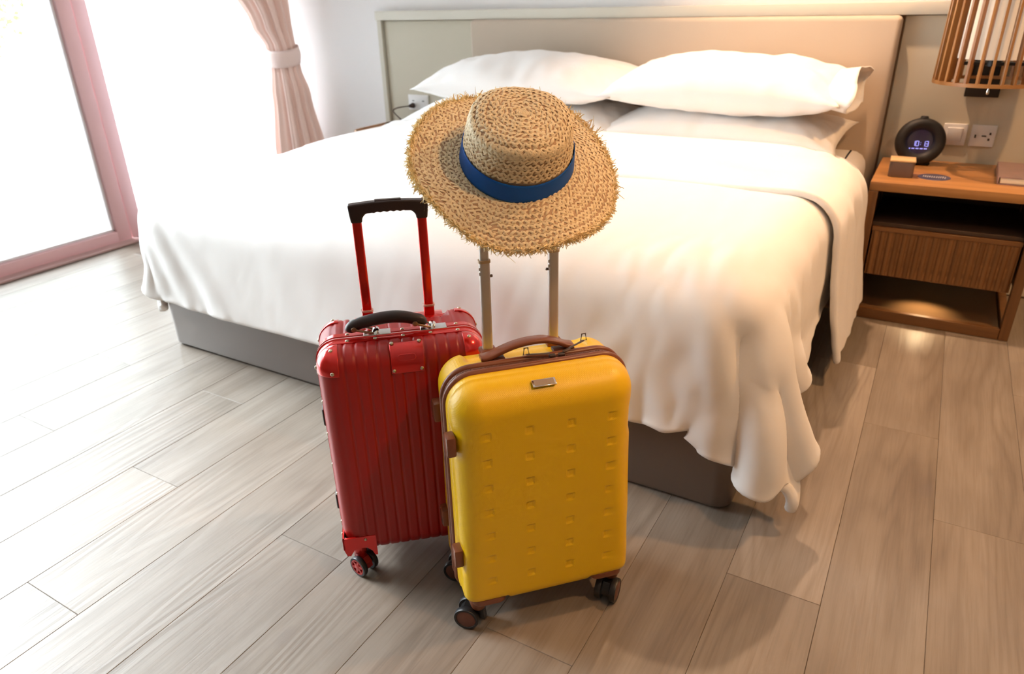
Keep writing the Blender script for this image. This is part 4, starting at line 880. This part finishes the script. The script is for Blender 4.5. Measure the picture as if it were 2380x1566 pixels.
# ================================================================== STRAW HAT
def hat():
    base = YO+U*-.003+V_*.080; base.z = .938
    fw = (Vector((0, 0, CAM_H))-base).normalized(); rr_ = r2; uu_ = fw.cross(r2).normalized()      # line of sight to the hat
    axis = (fw*.690+(uu_+rr_*.12)*.724).normalized()
    X = rr_-axis*axis.dot(rr_); X.normalize(); Y = axis.cross(X)
    root = empty('straw_hat', base, 0, label='woven straw sun hat with frayed brim and blue ribbon on the suitcase handle', category='hat')
    root.rotation_euler = Matrix((X, Y, axis)).transposed().to_euler()
    RB, RT, HC, RBR = .099, .086, .100, .184
    # profile: t in [0,1] crown top, [1,2] crown wall, [2,3] brim
    def S(t, th):
        c, s = math.cos(th), math.sin(th)
        if t <= 1:
            r = RT*t; z = HC+.006*(1-t**2)-.013*max(0, (t-.72)/.28)**2.2; r = r-.000*t
            r = RT*(t if t < .9 else .9+.1*math.sin((t-.9)/.1*math.pi/2)**1); z += .003*math.sin(3*th)*t
        elif t <= 2:
            k = t-1; r = RT+(RB-RT)*(k**.75); z = HC-.013-(HC-.013)*k+.003*math.sin(3*th)*(1-k)
        else:
            k = t-2; r = RB+(RBR-RB)*k
            # th: 0 right, 90 away (up in the picture), 180 left, 270 towards the viewer
            W_ = lambda c0: ((math.degrees(th)-c0+180) % 360)-180
            G = lambda c0, w_: math.exp(-(W_(c0)/w_)**2)
            lift = .030*G(165, 45)+.004*G(60, 30)-.030*G(345, 38)-.012*G(265, 32)+.010*G(215, 25)
            z = lift*k**1.5-.010*k+.004*math.sin(5*th+1)*k; r += (.004*G(185, 35)+.006*G(262, 30)+.008*G(345, 30)-.012*G(20, 26)-.004*G(120, 30)+.003*math.sin(4*th))*k
        return Vector((r*c, r*s, z))
    def N(t, th):
        e = .01; a = S(min(3, t+e), th)-S(max(0.001, t-e), th); b_ = S(t, th+e)-S(t, th-e); n = b_.cross(a)
        n.normalize(); 
        if t <= 1: n = n if n.z > 0 else -n
        elif t <= 2:
            o_ = Vector((math.cos(th), math.sin(th), 0)); n = n if n.dot(o_) > 0 else -n
        else: n = n if n.z > 0 else -n
        return n
    M_st = mat('straw_base', (.53, .34, .20), .8, bump=(600, .5, .0008), var=(60, .25))
    nth = 120; ts = list(np.linspace(.03, 1, 20))+list(np.linspace(1.05, 2, 18))+list(np.linspace(2.04, 3, 22)); mb = MB(); V = []; F = []
    for t in ts:
        for k in range(nth): V.append(tuple(S(t, 2*math.pi*k/nth)))
    F = [(j*nth+k, j*nth+(k+1) % nth, (j+1)*nth+(k+1) % nth, (j+1)*nth+k) for j in range(len(ts)-1) for k in range(nth)]; V.append(tuple(S(0, 0))); F += [(len(V)-1, (k+1) % nth, k) for k in range(nth)]
    o = obj('straw_body', MB().add(V, F), M_st, root, 180); sm = o.modifiers.new('s', 'SOLIDIFY'); sm.thickness = .0025; sm.offset = 0
    # strands: leaf shaped straw stitches in slanting pairs, row after row round the hat
    Ms = mat('straw_strand', (.88, .70, .44), .55, spec=.35, var=(90, .16), bump=(300, .2, .0004)); rs = random.Random(11)
    V = []; F = []
    def strand(p, n, d, l, w, lift, bow=.5):
        d = (d-n*n.dot(d)).normalized(); sd = n.cross(d); b0 = len(V); prof = ((0, .18, .0), (.22, .8, .75), (.5, 1, 1), (.78, .8, .75), (1, .18, .0))
        for t_, w_, h_ in prof:
            q = p+d*l*(t_-.5)+n*(lift*h_*bow+.0005); V.append(q+sd*w*w_*.5); V.append(q+n*(.0011*w_)); V.append(q-sd*w*w_*.5)
        for j in range(4):
            a = b0+3*j; F.append((a, a+3, a+4, a+1)); F.append((a+1, a+4, a+5, a+2))
    rows = []
    circ = lambda t: (S(t, 1.6)-Vector((0, 0, S(t, 1.6).z))).length*2*math.pi
    t = .10
    while t < 1: rows.append(t); t += .0092/RT*1.0
    k = 0
    while k < 1: rows.append(1+k); k += .0092/.088
    k = .02
    while k < 1: rows.append(2+k); k += .0092/(RBR-RB)
    rows = sorted([t for t in rows if not (1.60 < t < 1.985)]+[.93, .985, 1.03])
    for ri, t in enumerate(rows):
        C = circ(t); n_ = max(5, int(C/.0108))
        for i in range(n_):
            th = 2*math.pi*(i+.5*(ri % 2)+rs.uniform(-.12, .12))/n_; th = th % (2*math.pi)
            tt = min(2.99, max(.02, t+rs.uniform(-.006, .006))); p = S(tt, th); nn = N(tt, th); e = .01
            tang = (S(tt, th+e)-S(tt, th-e)).normalized(); rad_ = nn.cross(tang)
            sgn = 1 if (ri % 2) else -1
            for q in ((1,) if rs.random() < .12 else (1, -1)):
                ang = R(38*q*1.0+rs.uniform(-9, 9)); d = tang*math.cos(ang)+rad_*math.sin(ang)
                strand(p+tang*.0014*q, nn, d, .0160*rs.uniform(.85, 1.15), .0047*rs.uniform(.8, 1.2), .0038*rs.uniform(.7, 1.4))
        if ri % 2 == 0:   # a running cord between the rows of stitches
            m = max(6, int(C/.009))
            for i in range(m):
                th = (2*math.pi*(i+rs.random()*.3)/m) % (2*math.pi); tt = min(2.98, t+ .5*.0092/(RT if t < 1 else .088 if t < 2 else RBR-RB)); p = S(tt, th); nn = N(tt, th)
                tang = (S(tt, th+.01)-S(tt, th-.01)).normalized(); strand(p, nn, tang+nn.cross(tang)*rs.uniform(-.25, .25), .0130, .0030, .0020)
    # knot in the middle of the crown
    for i in range(26):
        a = i*.62; p = S(.012*i/1.0*.3+.01, a % (2*math.pi)); nn = Vector((0, 0, 1)); strand(p+Vector((0, 0, .001)), nn, Vector((-math.sin(a), math.cos(a), 0)), .011, .0036, .003)
    obj('straw_weave', MB().add([tuple(v) for v in V], F), Ms, root, 60, kind='stuff')
    # frayed edge
    V = []; F = []
    Mf = mat('straw_fray', (.98, .74, .40), .5, spec=.35, var=(70, .15), bump=(200, .1, .0003))
    for i in range(6500):
        th = rs.uniform(0, 2*math.pi); tt = 3-abs(rs.gauss(0, .035)); p = S(tt, th); nn = N(tt, th); e = .01; tang = (S(tt, (th+e))-S(tt, (th-e))).normalized(); out = nn.cross(tang)
        if out.dot(Vector((math.cos(th), math.sin(th), 0))) < 0: out = -out
        d = (out*rs.uniform(.35, 1.0)+tang*rs.gauss(0, .75)+nn*rs.gauss(.12, .42)).normalized(); l = rs.uniform(.005, .0145); w = rs.uniform(.0020, .0044)
        sd = d.cross(Vector((rs.gauss(0, 1), rs.gauss(0, 1), rs.gauss(0, 1)))).normalized(); cv = (tang*rs.gauss(0, .7)+nn*rs.gauss(-.2, .6))*l*.8; b0 = len(V)
        for j in range(4): u_ = j/3; q = p+d*l*u_+cv*u_*u_; ww = w*(1-.6*u_); V.append(q-sd*ww/2); V.append(q+sd*ww/2)
        for j in range(3): a = b0+2*j; F.append((a, a+1, a+3, a+2))
    obj('frayed_edge', MB().add([tuple(v) for v in V], F), Mf, root, None, kind='stuff')
    # ribbon
    Mr = bpy.data.materials.new('blue_grosgrain'); Mr.use_nodes = True; ntr = Mr.node_tree; b = ntr.nodes['Principled BSDF']; b.inputs['Base Color'].default_value = (.0, .10, .47, 1); b.inputs['Roughness'].default_value = .55; b.inputs['Specular IOR Level'].default_value = .3
    tc = ntr.nodes.new('ShaderNodeTexCoord'); w = ntr.nodes.new('ShaderNodeTexWave'); w.bands_direction = 'Z'; w.inputs['Scale'].default_value = 250; ntr.links.new(tc.outputs['Object'], w.inputs['Vector'])
    bp = ntr.nodes.new('ShaderNodeBump'); bp.inputs['Strength'].default_value = .25; bp.inputs['Distance'].default_value = .0004; ntr.links.new(w.outputs['Fac'], bp.inputs['Height']); ntr.links.new(bp.outputs[0], b.inputs['Normal'])
    V = []; nh = 8; n = 96
    for j in range(nh+1):
        z = .002+.036*j/nh
        for k in range(n):
            th = 2*math.pi*k/n; kk = 1-z/(HC-.013); r = RT+(RB-RT)*max(0, kk)**.75+.0055+.0012*math.sin(3*th+1); V.append((r*math.cos(th), r*math.sin(th), z+.0022*math.sin(2*th+.5)))
    F = [(j*n+k, j*n+(k+1) % n, (j+1)*n+(k+1) % n, (j+1)*n+k) for j in range(nh) for k in range(n)]
    o = obj('ribbon', MB().add(V, F), Mr, root, 180); sm = o.modifiers.new('s', 'SOLIDIFY'); sm.thickness = .0012
hat()
print('script', time.time()-T0)
